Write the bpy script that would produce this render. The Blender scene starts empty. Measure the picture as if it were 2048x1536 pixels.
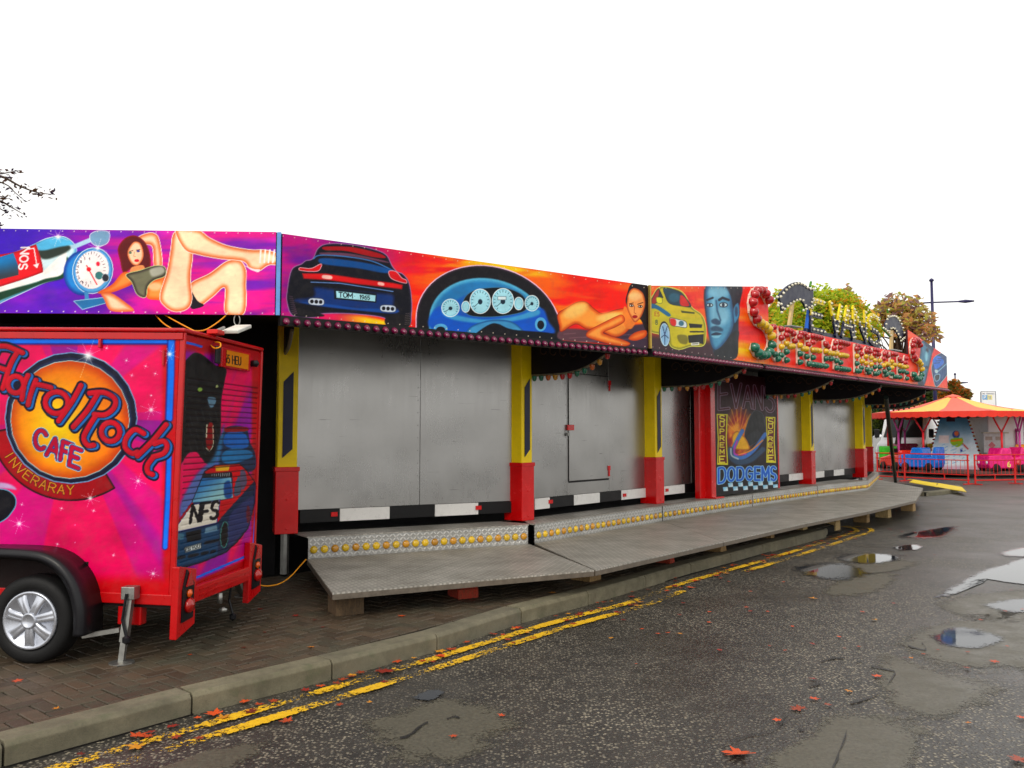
import bpy, math, random
import numpy as np
from mathutils import Vector, Matrix
random.seed(7)
RNG = np.random.default_rng(7)
SC = bpy.context.scene
COL = SC.collection
PI = math.pi
# ------------------------------------------------------------------ camera
F, HORIZON, EYE = 1650.0, 869.0, 1.73          # focal length and horizon row for a 2048 px wide picture, eye height
PITCH = math.atan((HORIZON - 768) / F)
cam_data = bpy.data.cameras.new('camera')
cam = bpy.data.objects.new('camera', cam_data); COL.objects.link(cam)
cam.location = (0, 0, EYE); cam.rotation_euler = (PI / 2 + PITCH, 0, 0)
cam_data.sensor_width = 36.0; cam_data.sensor_fit = 'HORIZONTAL'
cam_data.lens = 36.0 * F / 2048.0
cam_data.clip_start = 0.05; cam_data.clip_end = 2000
SC.camera = cam
# ------------------------------------------------------------------ sky, sun, exposure
SUN_EL, SUN_AZ = math.radians(40), math.radians(196)   # azimuth clockwise from +Y: behind the camera, slightly to its left
world = bpy.data.worlds.new('World'); SC.world = world; world.use_nodes = True
wn, wl = world.node_tree.nodes, world.node_tree.links
wn.clear()
w_out = wn.new('ShaderNodeOutputWorld')
w_sky = wn.new('ShaderNodeTexSky'); w_sky.sky_type = 'NISHITA'; w_sky.sun_disc = False
w_sky.sun_elevation = SUN_EL; w_sky.sun_rotation = SUN_AZ; w_sky.air_density = 1.0; w_sky.dust_density = 3.0
w_hs = wn.new('ShaderNodeHueSaturation'); w_hs.inputs['Saturation'].default_value = 0.25
w_b1 = wn.new('ShaderNodeBackground'); w_b1.inputs['Strength'].default_value = 0.05
w_b2 = wn.new('ShaderNodeBackground'); w_b2.inputs['Color'].default_value = (1.0, 0.985, 0.945, 1)
w_b2.inputs['Strength'].default_value = 1.02            # the even white cloud cover
w_add = wn.new('ShaderNodeAddShader')
wl.new(w_sky.outputs[0], w_hs.inputs['Color']); wl.new(w_hs.outputs[0], w_b1.inputs['Color'])
wl.new(w_b1.outputs[0], w_add.inputs[0]); wl.new(w_b2.outputs[0], w_add.inputs[1])
wl.new(w_add.outputs[0], w_out.inputs['Surface'])
sun_data = bpy.data.lights.new('sun', 'SUN'); sun_data.energy = 1.1; sun_data.angle = math.radians(18)
sun_data.color = (1.0, 0.91, 0.76)
sun = bpy.data.objects.new('sun', sun_data); COL.objects.link(sun)
sun_dir = Vector((math.sin(SUN_AZ) * math.cos(SUN_EL), math.cos(SUN_AZ) * math.cos(SUN_EL), math.sin(SUN_EL)))
sun.rotation_euler = (-sun_dir).to_track_quat('-Z', 'Y').to_euler(); sun.location = (-4, -12, 14)
SC.view_settings.view_transform = 'Standard'; SC.view_settings.look = 'None'
SC.view_settings.exposure = 0.0; SC.view_settings.gamma = 1.0
# ------------------------------------------------------------------ pixels to places
FWD = Vector((0, math.cos(PITCH), math.sin(PITCH))); UPV = Vector((0, -math.sin(PITCH), math.cos(PITCH)))
EYEV = Vector((0, 0, EYE))
def ray(px, py): return Vector(((px - 1024) / F, 0, 0)) + UPV * ((768 - py) / F) + FWD
def onz(px, py, z):
    r = ray(px, py); return EYEV + r * ((z - EYE) / r.z)
def ony(px, py, y):
    r = ray(px, py); return EYEV + r * (y / r.y)
def onpl(px, py, p, n):
    r = ray(px, py); return EYEV + r * ((Vector(p) - EYEV).dot(n) / r.dot(n))
def project(P):                                    # (N,3) -> photo pixels
    d = P - np.array([0, 0, EYE])
    f = d @ np.array(FWD); u = d @ np.array(UPV)
    return 1024 + F * d[:, 0] / f, 768 - F * u / f
def V3(p, z=None): return Vector((p[0], p[1], p[2] if z is None else z))
Z = Vector((0, 0, 1))
# ------------------------------------------------------------------ materials
def lin(c):
    c = np.asarray(c, float) / 255.0
    return np.where(c <= 0.04045, c / 12.92, ((c + 0.055) / 1.055) ** 2.4)
def rgba(c): return tuple(float(x) for x in lin(c)) + (1.0,)
class NT:
    def __init__(s, name):
        s.m = bpy.data.materials.new(name); s.m.use_nodes = True
        s.n, s.l = s.m.node_tree.nodes, s.m.node_tree.links
        s.b = s.n['Principled BSDF']; s.out = s.n['Material Output']
    def new(s, t, **k):
        x = s.n.new(t)
        for a, v in k.items(): setattr(x, a, v)
        return x
    def link(s, a, b): s.l.new(a, b)
    def coord(s, kind='Object'):
        return s.new('ShaderNodeTexCoord').outputs[kind]
    def world_pos(s): return s.new('ShaderNodeNewGeometry').outputs['Position']
    def noise(s, vec, scale, detail=5, rough=0.6, stretch=None):
        if stretch:
            mp = s.new('ShaderNodeMapping'); mp.inputs['Scale'].default_value = stretch
            s.link(vec, mp.inputs['Vector']); vec = mp.outputs[0]
        t = s.new('ShaderNodeTexNoise'); t.inputs['Scale'].default_value = scale
        t.inputs['Detail'].default_value = detail; t.inputs['Roughness'].default_value = rough
        s.link(vec, t.inputs['Vector']); return t.outputs['Fac']
    def rng(s, v, a, b, c, d):
        t = s.new('ShaderNodeMapRange'); t.inputs[1].default_value = a; t.inputs[2].default_value = b
        t.inputs[3].default_value = c; t.inputs[4].default_value = d
        s.link(v, t.inputs[0]); return t.outputs[0]
    def math(s, op, a, b=None, c=None):
        t = s.new('ShaderNodeMath', operation=op)
        for i, x in enumerate((a, b, c)):
            if x is None: continue
            if isinstance(x, (int, float)): t.inputs[i].default_value = x
            else: s.link(x, t.inputs[i])
        return t.outputs[0]
    def mix(s, f, a, b, mode='MIX'):
        t = s.new('ShaderNodeMix', data_type='RGBA', blend_type=mode)
        for i, x in ((0, f), (6, a), (7, b)):
            if isinstance(x, (int, float)): t.inputs[i].default_value = x
            elif isinstance(x, tuple): t.inputs[i].default_value = x
            else: s.link(x, t.inputs[i])
        return t.outputs[2]
    def bump(s, h, strength=0.3, dist=0.01, chain=None):
        t = s.new('ShaderNodeBump'); t.inputs['Strength'].default_value = strength; t.inputs['Distance'].default_value = dist
        s.link(h, t.inputs['Height'])
        if chain is not None: s.link(chain, t.inputs['Normal'])
        s.link(t.outputs[0], s.b.inputs['Normal']); return t.outputs[0]
    def set(s, **k):
        for a, v in k.items():
            i = s.b.inputs[a.replace('_', ' ')]
            if isinstance(v, (int, float, tuple)): i.default_value = v
            else: s.link(v, i)
MATS = {}
def M(name, col, rough=0.5, metal=0.0, var=0.18, vs=5.0, bump=0.0, bs=60.0, coat=0.0, stretch=None, dirt=0.0):
    """plain painted or raw surface: base colour with cloudy variation, specks of dirt and fine relief"""
    if name in MATS: return MATS[name]
    t = NT(name); co = t.coord()
    n1 = t.noise(co, vs, 6, 0.65, stretch)
    f = t.rng(n1, 0.3, 0.7, 1 - var, 1 + var)
    cc = t.new('ShaderNodeVectorMath', operation='SCALE'); cc.inputs[0].default_value = rgba(col)[:3]
    t.link(f, cc.inputs['Scale']); base = cc.outputs[0]
    if dirt:
        n2 = t.noise(co, vs * 3.1, 8, 0.7)
        base = t.mix(t.rng(n2, 0.52, 0.75, 0.0, dirt), base, (0.035, 0.03, 0.025, 1))
    t.set(Base_Color=base, Metallic=metal, Roughness=t.rng(n1, 0.3, 0.7, max(0.02, rough - 0.08), min(1, rough + 0.1)))
    t.b.inputs['Specular IOR Level'].default_value = .3 if metal < .2 else .5
    t.b.inputs['Coat Weight'].default_value = coat; t.b.inputs['Coat Roughness'].default_value = 0.12
    if bump: t.bump(t.noise(co, bs, 4), bump, 0.004)
    MATS[name] = t.m; return t.m
# ------------------------------------------------------------------ mesh builders
class MB:
    def __init__(s): s.v, s.f = [], []
    def add(s, vs, fs):
        k = len(s.v); s.v += [tuple(p) for p in vs]; s.f += [tuple(i + k for i in f) for f in fs]; return s
    def obox(s, o, a, b, c):                       # corner and three edge vectors
        o, a, b, c = map(Vector, (o, a, b, c))
        P = [o, o + a, o + a + b, o + b]; P += [p + c for p in P]
        Fs = [(0, 3, 2, 1), (4, 5, 6, 7), (0, 1, 5, 4), (1, 2, 6, 5), (2, 3, 7, 6), (3, 0, 4, 7)]
        if a.cross(b).dot(c) < 0: Fs = [f[::-1] for f in Fs]
        return s.add(P, Fs)
    def box(s, c, sx, sy, sz, ax=(1, 0, 0), ay=(0, 1, 0), az=(0, 0, 1)):
        a, b, d = Vector(ax) * sx, Vector(ay) * sy, Vector(az) * sz
        return s.obox(Vector(c) - a / 2 - b / 2 - d / 2, a, b, d)
    def prism(s, pts, ext):                        # planar outline swept along a vector
        pts = [Vector(p) for p in pts]; e = Vector(ext); n = len(pts)
        nv = Vector((0, 0, 0))
        for i in range(n): nv += pts[i].cross(pts[(i + 1) % n])
        if nv.dot(e) < 0: pts = pts[::-1]
        return s.add(pts + [p + e for p in pts], [tuple(range(n))[::-1], tuple(range(n, 2 * n))] +
                     [(i, (i + 1) % n, n + (i + 1) % n, n + i) for i in range(n)])
    def tube(s, pts, r, n=8, caps=True):           # r: number or one per point
        pts = [Vector(p) for p in pts]; m = len(pts)
        rs = [r] * m if isinstance(r, (int, float)) else list(r)
        ref = None; vs = []
        for i, p in enumerate(pts):
            d = (pts[min(i + 1, m - 1)] - pts[max(i - 1, 0)]).normalized()
            if ref is None: ref = d.orthogonal().normalized()
            ref = (ref - d * ref.dot(d)).normalized(); b = d.cross(ref)
            vs += [p + (ref * math.cos(2 * PI * k / n) + b * math.sin(2 * PI * k / n)) * rs[i] for k in range(n)]
        fs = [(i * n + k, i * n + (k + 1) % n, (i + 1) * n + (k + 1) % n, (i + 1) * n + k) for i in range(m - 1) for k in range(n)]
        if caps: fs += [tuple(range(n))[::-1], tuple(range((m - 1) * n, m * n))]
        return s.add(vs, fs)
    def lathe(s, prof, c, axis, n=12):             # prof: (radius, height along axis)
        c, ax = Vector(c), Vector(axis).normalized(); u = ax.orthogonal().normalized(); w = ax.cross(u)
        vs = [c + ax * h + (u * math.cos(2 * PI * k / n) + w * math.sin(2 * PI * k / n)) * max(r, 1e-4) for r, h in prof for k in range(n)]
        m = len(prof)
        fs = [(i * n + k, i * n + (k + 1) % n, (i + 1) * n + (k + 1) % n, (i + 1) * n + k) for i in range(m - 1) for k in range(n)]
        fs += [tuple(range(n))[::-1], tuple(range((m - 1) * n, m * n))]
        return s.add(vs, fs)
    def mesh(s, name, mat, smooth=False, center=True):
        P = np.array(s.v, float); c = (P.min(0) + P.max(0)) / 2 if center else np.zeros(3)
        me = bpy.data.meshes.new(name); me.from_pydata((P - c).tolist(), [], s.f)
        me.materials.append(mat)
        if smooth: me.shade_smooth()
        me.update(); return me, Vector(c)
    def build(s, name, mat, parent=None, smooth=False, bevel=0.0):
        me, c = s.mesh(name, mat, smooth)
        o = put(name, me, c, parent)
        if bevel:
            b = o.modifiers.new('edge', 'BEVEL'); b.width = bevel; b.segments = 2; b.limit_method = 'ANGLE'; b.harden_normals = False
        if smooth == 'auto': me.shade_flat()
        return o
def world_loc(o):
    p = Vector((0, 0, 0))
    while o is not None: p += o.location; o = o.parent
    return p
def put(name, me, loc, parent=None, rot=None, scale=None):
    o = bpy.data.objects.new(name, me); COL.objects.link(o)
    o.parent = parent; o.location = Vector(loc) - (world_loc(parent) if parent else Vector((0, 0, 0)))
    if rot is not None: o.rotation_euler = rot
    if scale is not None: o.scale = (scale,) * 3 if isinstance(scale, (int, float)) else scale
    return o
def tag(o, label=None, cat=None, group=None, kind=None):
    for k, v in (('label', label), ('category', cat), ('group', group), ('kind', kind)):
        if v: o[k] = v
    return o
def thing(name, label, cat, loc, group=None):
    o = bpy.data.objects.new(name, None); COL.objects.link(o); o.location = loc; o.empty_display_size = 0.1
    return tag(o, label, cat, group)
def spline(pts, closed=True, n=6):
    P = np.array(pts, float); m = len(P); out = []
    for i in range(m if closed else m - 1):
        g = (lambda k: P[k % m]) if closed else (lambda k: P[min(max(k, 0), m - 1)])
        a, b, c, d = g(i - 1), g(i), g(i + 1), g(i + 2)
        for t in np.arange(n) / n:
            out.append(0.5 * (2 * b + (c - a) * t + (2 * a - 5 * b + 4 * c - d) * t * t + (3 * b - a - 3 * c + d) * t ** 3))
    if not closed: out.append(P[-1])
    return [tuple(p) for p in out]
# ------------------------------------------------------------------ a painter for sign-writing and airbrushed boards
def arc(cx, cy, rx, ry, a0, a1, n=10):
    return [(cx + rx * math.cos(math.radians(a0 + (a1 - a0) * i / n)), cy + ry * math.sin(math.radians(a0 + (a1 - a0) * i / n))) for i in range(n + 1)]
FONT = {   # strokes on a unit-high letter: (width, polylines)
 'A': (.8, [[(0, 0), (.4, 1), (.8, 0)], [(.15, .35), (.65, .35)]]),
 'C': (.75, [arc(.42, .5, .4, .5, 45, 315, 14)]),
 'D': (.75, [[(0, 0), (0, 1), (.35, 1)] + arc(.35, .5, .4, .5, 90, -90, 10) + [(0, 0)]]),
 'E': (.65, [[(.65, 1), (0, 1), (0, 0), (.65, 0)], [(0, .52), (.5, .52)]]),
 'F': (.65, [[(.65, 1), (0, 1), (0, 0)], [(0, .52), (.5, .52)]]),
 'G': (.8, [arc(.42, .5, .4, .5, 45, 360, 14) + [(.45, .5)]]),
 'H': (.75, [[(0, 0), (0, 1)], [(.75, 0), (.75, 1)], [(0, .5), (.75, .5)]]),
 'I': (.12, [[(.06, 0), (.06, 1)]]),
 'J': (.55, [[(.5, 1), (.5, .25)] + arc(.27, .25, .23, .25, 0, -180, 8)]),
 'L': (.6, [[(0, 1), (0, 0), (.6, 0)]]),
 'K': (.75, [[(0, 0), (0, 1)], [(.7, 1), (.02, .42)], [(.25, .6), (.75, 0)]]),
 'M': (.95, [[(0, 0), (0, 1), (.47, .3), (.95, 1), (.95, 0)]]),
 'N': (.8, [[(0, 0), (0, 1), (.8, 0), (.8, 1)]]),
 'O': (.82, [arc(.41, .5, .41, .5, 90, 450, 18)]),
 'P': (.7, [[(0, 0), (0, 1), (.4, 1)] + arc(.4, .74, .3, .26, 90, -90, 8) + [(0, .48)]]),
 'R': (.72, [[(0, 0), (0, 1), (.4, 1)] + arc(.4, .74, .3, .26, 90, -90, 8) + [(0, .48)], [(.35, .48), (.72, 0)]]),
 'S': (.7, [arc(.36, .74, .32, .26, 35, 270, 10) + arc(.36, .24, .34, .24, 90, -145, 10)]),
 'T': (.75, [[(0, 1), (.75, 1)], [(.375, 1), (.375, 0)]]),
 'U': (.75, [[(0, 1), (0, .35)] + arc(.375, .35, .375, .35, 180, 360, 10) + [(.75, 1)]]),
 'V': (.8, [[(0, 1), (.4, 0), (.8, 1)]]),
 'Y': (.75, [[(0, 1), (.375, .5), (.75, 1)], [(.375, .5), (.375, 0)]]),
 '1': (.3, [[(0, .8), (.2, 1), (.2, 0)]]),
 '5': (.6, [[(.55, 1), (.08, 1), (.03, .55)] + arc(.28, .32, .3, .32, 120, -140, 10)]),
 '6': (.6, [arc(.3, .3, .28, .3, 0, 360, 12), [(.03, .35), (.15, .75), (.45, 1)]]),
 '8': (.6, [arc(.3, .27, .29, .27, 0, 360, 12), arc(.3, .77, .23, .23, 0, 360, 12)]),
 '9': (.6, [arc(.3, .7, .28, .3, 0, 360, 12), [(.57, .65), (.45, .2), (.2, 0)]]),
 '.': (.1, [[(.04, .45), (.06, .5)]]), ' ': (.4, []),
}
def letters(txt, o, ex, ey, gap=.28):              # polylines in pixel space; ex, ey: a unit of width, a unit of height
    o, ex, ey = np.array(o, float), np.array(ex, float), np.array(ey, float); x = 0; out = []
    for ch in txt:
        w, pl = FONT[ch]
        for p in pl: out.append([tuple(o + ex * (x + a) + ey * b) for a, b in p])
        x += w + gap
    return out
def vnoise(x, y, seed):
    xi, yi = np.floor(x).astype(np.int64), np.floor(y).astype(np.int64); fx, fy = x - xi, y - yi
    fx, fy = fx * fx * (3 - 2 * fx), fy * fy * (3 - 2 * fy)
    def h(a, b):
        n = (a * 374761393 + b * 668265263 + seed * 974634777) & 0x7fffffff
        n = ((n ^ (n >> 13)) * 1274126177) & 0x7fffffff
        return ((n ^ (n >> 16)) & 0xffff) / 65535.0
    return (h(xi, yi) * (1 - fx) + h(xi + 1, yi) * fx) * (1 - fy) + (h(xi, yi + 1) * (1 - fx) + h(xi + 1, yi + 1) * fx) * fy
def fbm(x, y, sx, sy, seed, octv=4):
    t = 0; a = .5; tot = 0
    for k in range(octv):
        t = t + a * vnoise(x / sx * 2 ** k, y / sy * 2 ** k, seed + k); tot += a; a *= .5
    return t / tot
def sstep(a, b, x):
    t = np.clip((x - a) / (b - a), 0, 1); return t * t * (3 - 2 * t)
def lerp(c0, c1, t): return np.asarray(c0, float) + (np.asarray(c1, float) - np.asarray(c0, float)) * np.asarray(t)[..., None]
class Canvas:
    def __init__(s, px, py): s.x, s.y = px, py; s.c = np.zeros((len(px), 3))
    def near(s, pts, m):
        P = np.array(pts, float)
        return np.nonzero((s.x > P[:, 0].min() - m) & (s.x < P[:, 0].max() + m) & (s.y > P[:, 1].min() - m) & (s.y < P[:, 1].max() + m))[0]
    def put(s, i, col, a):
        col = np.asarray(col, float); a = np.clip(a, 0, 1)[:, None]; s.c[i] = s.c[i] * (1 - a) + col * a
    def sd_poly(s, i, pts):
        x, y = s.x[i], s.y[i]; d = np.full(len(i), 1e9); ins = np.zeros(len(i), bool); n = len(pts)
        for k in range(n):
            (ax, ay), (bx, by) = pts[k], pts[(k + 1) % n]; ex, ey = bx - ax, by - ay
            t = np.clip(((x - ax) * ex + (y - ay) * ey) / (ex * ex + ey * ey + 1e-9), 0, 1)
            d = np.minimum(d, (x - ax - ex * t) ** 2 + (y - ay - ey * t) ** 2)
            if ay != by: ins ^= ((ay > y) != (by > y)) & (x < ex * (y - ay) / (by - ay) + ax)
        d = np.sqrt(d); return np.where(ins, -d, d)
    def sd_line(s, i, pls):
        x, y = s.x[i], s.y[i]; d = np.full(len(i), 1e9)
        for pl in pls:
            for (ax, ay), (bx, by) in zip(pl[:-1], pl[1:]):
                ex, ey = bx - ax, by - ay; t = np.clip(((x - ax) * ex + (y - ay) * ey) / (ex * ex + ey * ey + 1e-9), 0, 1)
                d = np.minimum(d, (x - ax - ex * t) ** 2 + (y - ay - ey * t) ** 2)
        return np.sqrt(d)
    def fill(s, pts, col, soft=1.2, rim=None, rimw=8.0, rima=1.0, line=None, lw=1.3, sm=True, grad=None, a=1.0):
        """one painted shape. grad=(colour, p0, p1) fades col into another; rim shades towards the edge; line draws the outline"""
        P = spline(pts) if sm else pts
        i = s.near(P, soft + lw + 3)
        if not len(i): return s
        d = s.sd_poly(i, P); c = np.broadcast_to(np.asarray(col, float), (len(i), 3))
        if grad:
            (c1, p0, p1) = grad; ex, ey = p1[0] - p0[0], p1[1] - p0[1]
            t = np.clip(((s.x[i] - p0[0]) * ex + (s.y[i] - p0[1]) * ey) / (ex * ex + ey * ey), 0, 1)
            c = c + (np.asarray(c1, float) - c) * sstep(0, 1, t)[:, None]
        if rim is not None:
            t = (1 - sstep(0, rimw, -d)) * rima; c = c + (np.asarray(rim, float) - c) * t[:, None]
        s.put(i, c, a * sstep(soft / 2, -soft / 2, d))
        if line is not None: s.put(i, line, a * sstep(lw / 2 + .6, lw / 2 - .6, np.abs(d)))
        return s
    def ell(s, cx, cy, rx, ry, col, rot=0, **k):
        r = math.radians(rot)
        pts = [(cx + rx * math.cos(t) * math.cos(r) - ry * math.sin(t) * math.sin(r), cy + rx * math.cos(t) * math.sin(r) + ry * math.sin(t) * math.cos(r)) for t in np.linspace(0, 2 * PI, 25)[:-1]]
        return s.fill(pts, col, sm=False, **k)
    def line(s, pls, col, w, soft=1.0, a=1.0, sm=False):
        if not isinstance(pls[0][0], (tuple, list, np.ndarray)): pls = [pls]
        if sm: pls = [spline(p, False) for p in pls]
        i = s.near([q for p in pls for q in p], w + soft + 2)
        if len(i): s.put(i, col, a * sstep(w / 2 + soft / 2, w / 2 - soft / 2, s.sd_line(i, pls)))
        return s
    def glow(s, cx, cy, r, col, a=1.0):
        i = s.near([(cx, cy)], r * 2)
        if len(i): s.put(i, col, a * np.exp(-((s.x[i] - cx) ** 2 + (s.y[i] - cy) ** 2) / (r * r * .5)))
        return s
    def star(s, cx, cy, r, col=(255, 255, 255), a=.9, rot=20):
        s.glow(cx, cy, r * .28, col, a)
        for k in range(4):
            t = math.radians(rot + 45 * k); l = r * (1 if k % 2 == 0 else .6)
            s.line([(cx - l * math.cos(t), cy - l * math.sin(t)), (cx + l * math.cos(t), cy + l * math.sin(t))], col, .5, soft=1.4, a=a * .7)
        return s
def mural_material():
    t = NT('airbrushed_board'); at = t.new('ShaderNodeAttribute', attribute_name='paint'); co = t.world_pos()
    n = t.noise(co, 9, 7, .7); g = t.noise(co, 60, 5, .6, (1, 1, .25))
    c = t.mix(t.rng(n, .48, .78, 0, .18), at.outputs['Color'], (.09, .08, .075, 1))
    c = t.mix(t.rng(g, .60, .78, 0, .14), c, (.05, .045, .04, 1))
    t.set(Base_Color=c, Roughness=t.rng(n, .3, .7, .3, .5)); t.b.inputs['Specular IOR Level'].default_value = .16
    t.bump(t.noise(co, 3.0, 3), .12, .02)
    return t.m
MURAL = mural_material()
def mural(name, P00, P10, P01, P11, nu, nv, art, parent, disp=None, col_only=None, sat=1.0):
    """a finely divided painted sheet spanned by four corners (bottom left, bottom right, top left, top right); art(canvas) paints it"""
    u, v = np.meshgrid(np.linspace(0, 1, nu), np.linspace(0, 1, nv)); u, v = u.ravel()[:, None], v.ravel()[:, None]
    a, b, c, d = (np.array(p, float) for p in (P00, P10, P01, P11))
    P = a * (1 - u) * (1 - v) + b * u * (1 - v) + c * (1 - u) * v + d * u * v
    cv = Canvas(*project(P)); cv.u, cv.v = u.ravel(), v.ravel(); art(cv)
    if disp is not None:
        n = np.cross(b - a, c - a); n /= np.linalg.norm(n); P = P + n * disp(cv, u.ravel(), v.ravel())[:, None]
    o0 = P.mean(0); me = bpy.data.meshes.new(name); nf = (nu - 1) * (nv - 1)
    k = (np.arange(nv - 1)[:, None] * nu + np.arange(nu - 1)[None]).ravel()
    q = np.stack([k, k + 1, k + nu + 1, k + nu], 1).astype(np.int32)
    me.vertices.add(len(P)); me.vertices.foreach_set('co', (P - o0).astype(np.float32).ravel())
    me.loops.add(nf * 4); me.loops.foreach_set('vertex_index', q.ravel())
    me.polygons.add(nf); me.polygons.foreach_set('loop_start', np.arange(nf, dtype=np.int32) * 4)
    me.update(calc_edges=True)
    at = me.color_attributes.new('paint', 'FLOAT_COLOR', 'POINT')
    C = np.ones((len(P), 4), np.float32); w_ = (.86 + .24 * fbm(cv.x, cv.y, 46, 30, 91) + .07 * fbm(cv.x + cv.y, cv.y, 9, 5, 57, 3))[:, None]; cv.c = cv.c * w_; g = cv.c.mean(1, keepdims=True); cc = np.clip(g + (cv.c - g) * 1.2, 0, 255); C[:, :3] = lin(cc); at.data.foreach_set('color', C.ravel())
    me.materials.append(MURAL); return put(name, me, o0, parent)
def mapper(ox, oy, k):
    def f(*pts): return [(ox + x * k, oy + y * k) for x, y in pts]
    return f
SKIN, TAN, RIMSK = (255, 226, 190), (238, 150, 76), (196, 80, 28)
# ---- board over the trailer: bottle, gauge, reclining figure
def art_board_one(c):
    x, y = c.x, c.y; n = fbm(x, y, 170, 60, 3); n2 = fbm(x + y * .6, y, 260, 26, 9)
    left = 1 - sstep(60, 330, x + (y - 540) * -.5)
    base = lerp((214, 16, 140), (118, 28, 170), sstep(.38, .66, n2))
    base = base + (lerp((58, 22, 176), (120, 30, 190), sstep(.35, .7, n)) - base) * (left * .9)[:, None]
    pk = sstep(.5, .72, n) * sstep(560, 470, y); base = base + (np.array((226, 60, 190.)) - base) * (pk * .8)[:, None]
    dk = sstep(.56, .8, fbm(x, y, 120, 40, 21)) * sstep(540, 620, y); base = base + (np.array((60, 10, 150.)) - base) * (dk * .7)[:, None]
    c.c[:] = base
    m = mapper(0, 440, .2832)
    # bottle
    c.fill(m((-200, 330), (0, 265), (200, 190), (330, 130), (450, 118), (525, 170), (540, 225), (500, 290), (440, 400), (300, 450), (60, 560), (-200, 660)), (210, 240, 245), rim=(70, 150, 190), rimw=9, line=(225, 245, 255), lw=1.2, soft=2)
    c.fill(m((-200, 560), (0, 500), (300, 420), (470, 260), (460, 400), (300, 450), (60, 545), (-200, 640)), (14, 60, 40), soft=5)
    c.fill(m((-200, 510), (0, 470), (260, 390), (440, 240), (470, 250), (440, 380), (300, 420), (60, 492), (-200, 560)), (250, 255, 250), soft=4)
    c.fill(m((240, 180), (340, 150), (450, 160), (500, 200), (420, 250), (300, 275)), (40, 52, 46), soft=6)
    c.fill(m((200, 195), (330, 140), (450, 128), (510, 170), (420, 190), (300, 215)), (90, 180, 220), soft=5)
    c.fill(m((-200, 300), (100, 226), (240, 176), (262, 190), (304, 345), (262, 385), (0, 472), (-200, 530)), (208, 16, 34), rim=(150, 0, 20), rimw=6)
    c.fill(m((-200, 320), (95, 232), (128, 320), (132, 388), (-200, 470)), (26, 118, 176), sm=False, grad=((50, 60, 70), m((60, 260))[0], m((90, 400))[0]))
    c.line(letters('NOS', m((150, 195))[0], np.array((-.02, .17)) * 90, np.array((.26, .0)) * 62, .25), (250, 250, 250), 3.2)
    c.line(m((200, 205), (240, 200), (262, 330)), (250, 250, 250), 1.8); c.fill(m((235, 318), (276, 305), (262, 342)), (250, 250, 250), sm=False)
    c.line(m((520, 190), (640, 140), (700, 110)), (170, 205, 225), 9, soft=3); c.fill(m((640, 100), (700, 75), (770, 90), (760, 160), (690, 185), (640, 150)), (120, 160, 190), soft=5, line=(215, 230, 240))
    # gauge
    c.ell(*m((585, 375))[0], 39, 45, (40, 128, 196), soft=3, rim=(20, 60, 140), rimw=10)
    c.ell(*m((655, 358))[0], 40, 46, (92, 170, 222), soft=1.5, rim=(30, 90, 160), rimw=5, rot=12, line=(200, 235, 250), lw=1.6)
    c.ell(*m((652, 352))[0], 33, 38.5, (250, 248, 246), rot=12, line=(170, 190, 215), lw=1.2)
    gx, gy = m((640, 350))[0]
    for k in range(26):
        t = math.radians(100 + k * 11.5); c.line([(gx + 25.5 * math.cos(t), gy + 31 * math.sin(t)), (gx + 30 * math.cos(t), gy + 35.5 * math.sin(t))], (40, 30, 50), 1.1 if k % 3 == 0 else .6)
    for (nx, ny), ch in zip(((585, 440), (612, 445), (645, 442), (560, 405), (552, 368), (556, 328), (575, 295), (602, 272), (636, 275)), '991656859'):
        c.line(letters(ch, m((nx - 6, ny + 9))[0], (3.2, 0), (0, -5)), (50, 40, 60), .9)
    c.line(m((612, 322), (684, 455)), (214, 20, 40), 2.4); c.ell(*m((627, 348))[0], 4.6, 4.6, (220, 24, 44)); c.ell(*m((692, 310))[0], 4, 4.6, (222, 40, 70))
    c.ell(*m((700, 392))[0], 8, 8, (60, 120, 120)); c.ell(*m((745, 408))[0], 7, 8, (36, 40, 50), line=(170, 190, 200))
    c.fill(m((595, 505), (625, 510), (628, 570), (600, 575)), (70, 140, 190), sm=False)
    c.fill(m((520, 572), (620, 560), (730, 548), (756, 584), (582, 632)), (40, 110, 160), sm=False, line=(150, 205, 225), lw=1.4)
    c.star(*m((410, 118))[0], 22, a=1); c.star(*m((690, 198))[0], 20, a=1)
    # figure
    sk = dict(rim=RIMSK, rimw=11, rima=.8, soft=1.6)
    c.fill(m((970, 130), (1020, 98), (1085, 92), (1125, 140), (1146, 325), (1090, 335), (1075, 190), (1010, 170)), SKIN, line=(250, 235, 225), **sk)
    c.fill(m((832, 200), (880, 130), (950, 108), (1020, 150), (1060, 240), (1058, 345), (1000, 362), (940, 340), (872, 374), (848, 290)), (86, 14, 18), rim=(130, 20, 30), rimw=4)
    c.fill(m((905, 210), (945, 155), (990, 165), (1012, 225), (1008, 275), (975, 318), (935, 312), (905, 262)), SKIN, rim=(214, 120, 70), rimw=5, soft=1.4)
    c.line(m((915, 222), (938, 216)), (90, 40, 30), 1.4); c.line(m((962, 212), (990, 208)), (90, 40, 30), 1.4)
    c.ell(*m((920, 232))[0], 3.4, 2, (70, 110, 90)); c.ell(*m((976, 220))[0], 3.6, 2.2, (60, 60, 140))
    c.line(m((948, 225), (944, 255), (956, 258)), (190, 110, 70), 1); c.ell(*m((966, 287))[0], 5.2, 3, (206, 20, 40))
    c.fill(m((930, 335), (1010, 320), (1015, 370), (925, 385)), (226, 156, 100), soft=2)
    c.fill(m((690, 512), (790, 455), (865, 372), (930, 378), (945, 440), (880, 480), (760, 520)), TAN, **sk)
    c.fill(m((715, 520), (780, 515), (850, 555), (945, 632), (905, 648), (780, 640), (735, 560)), SKIN, **sk)
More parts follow.
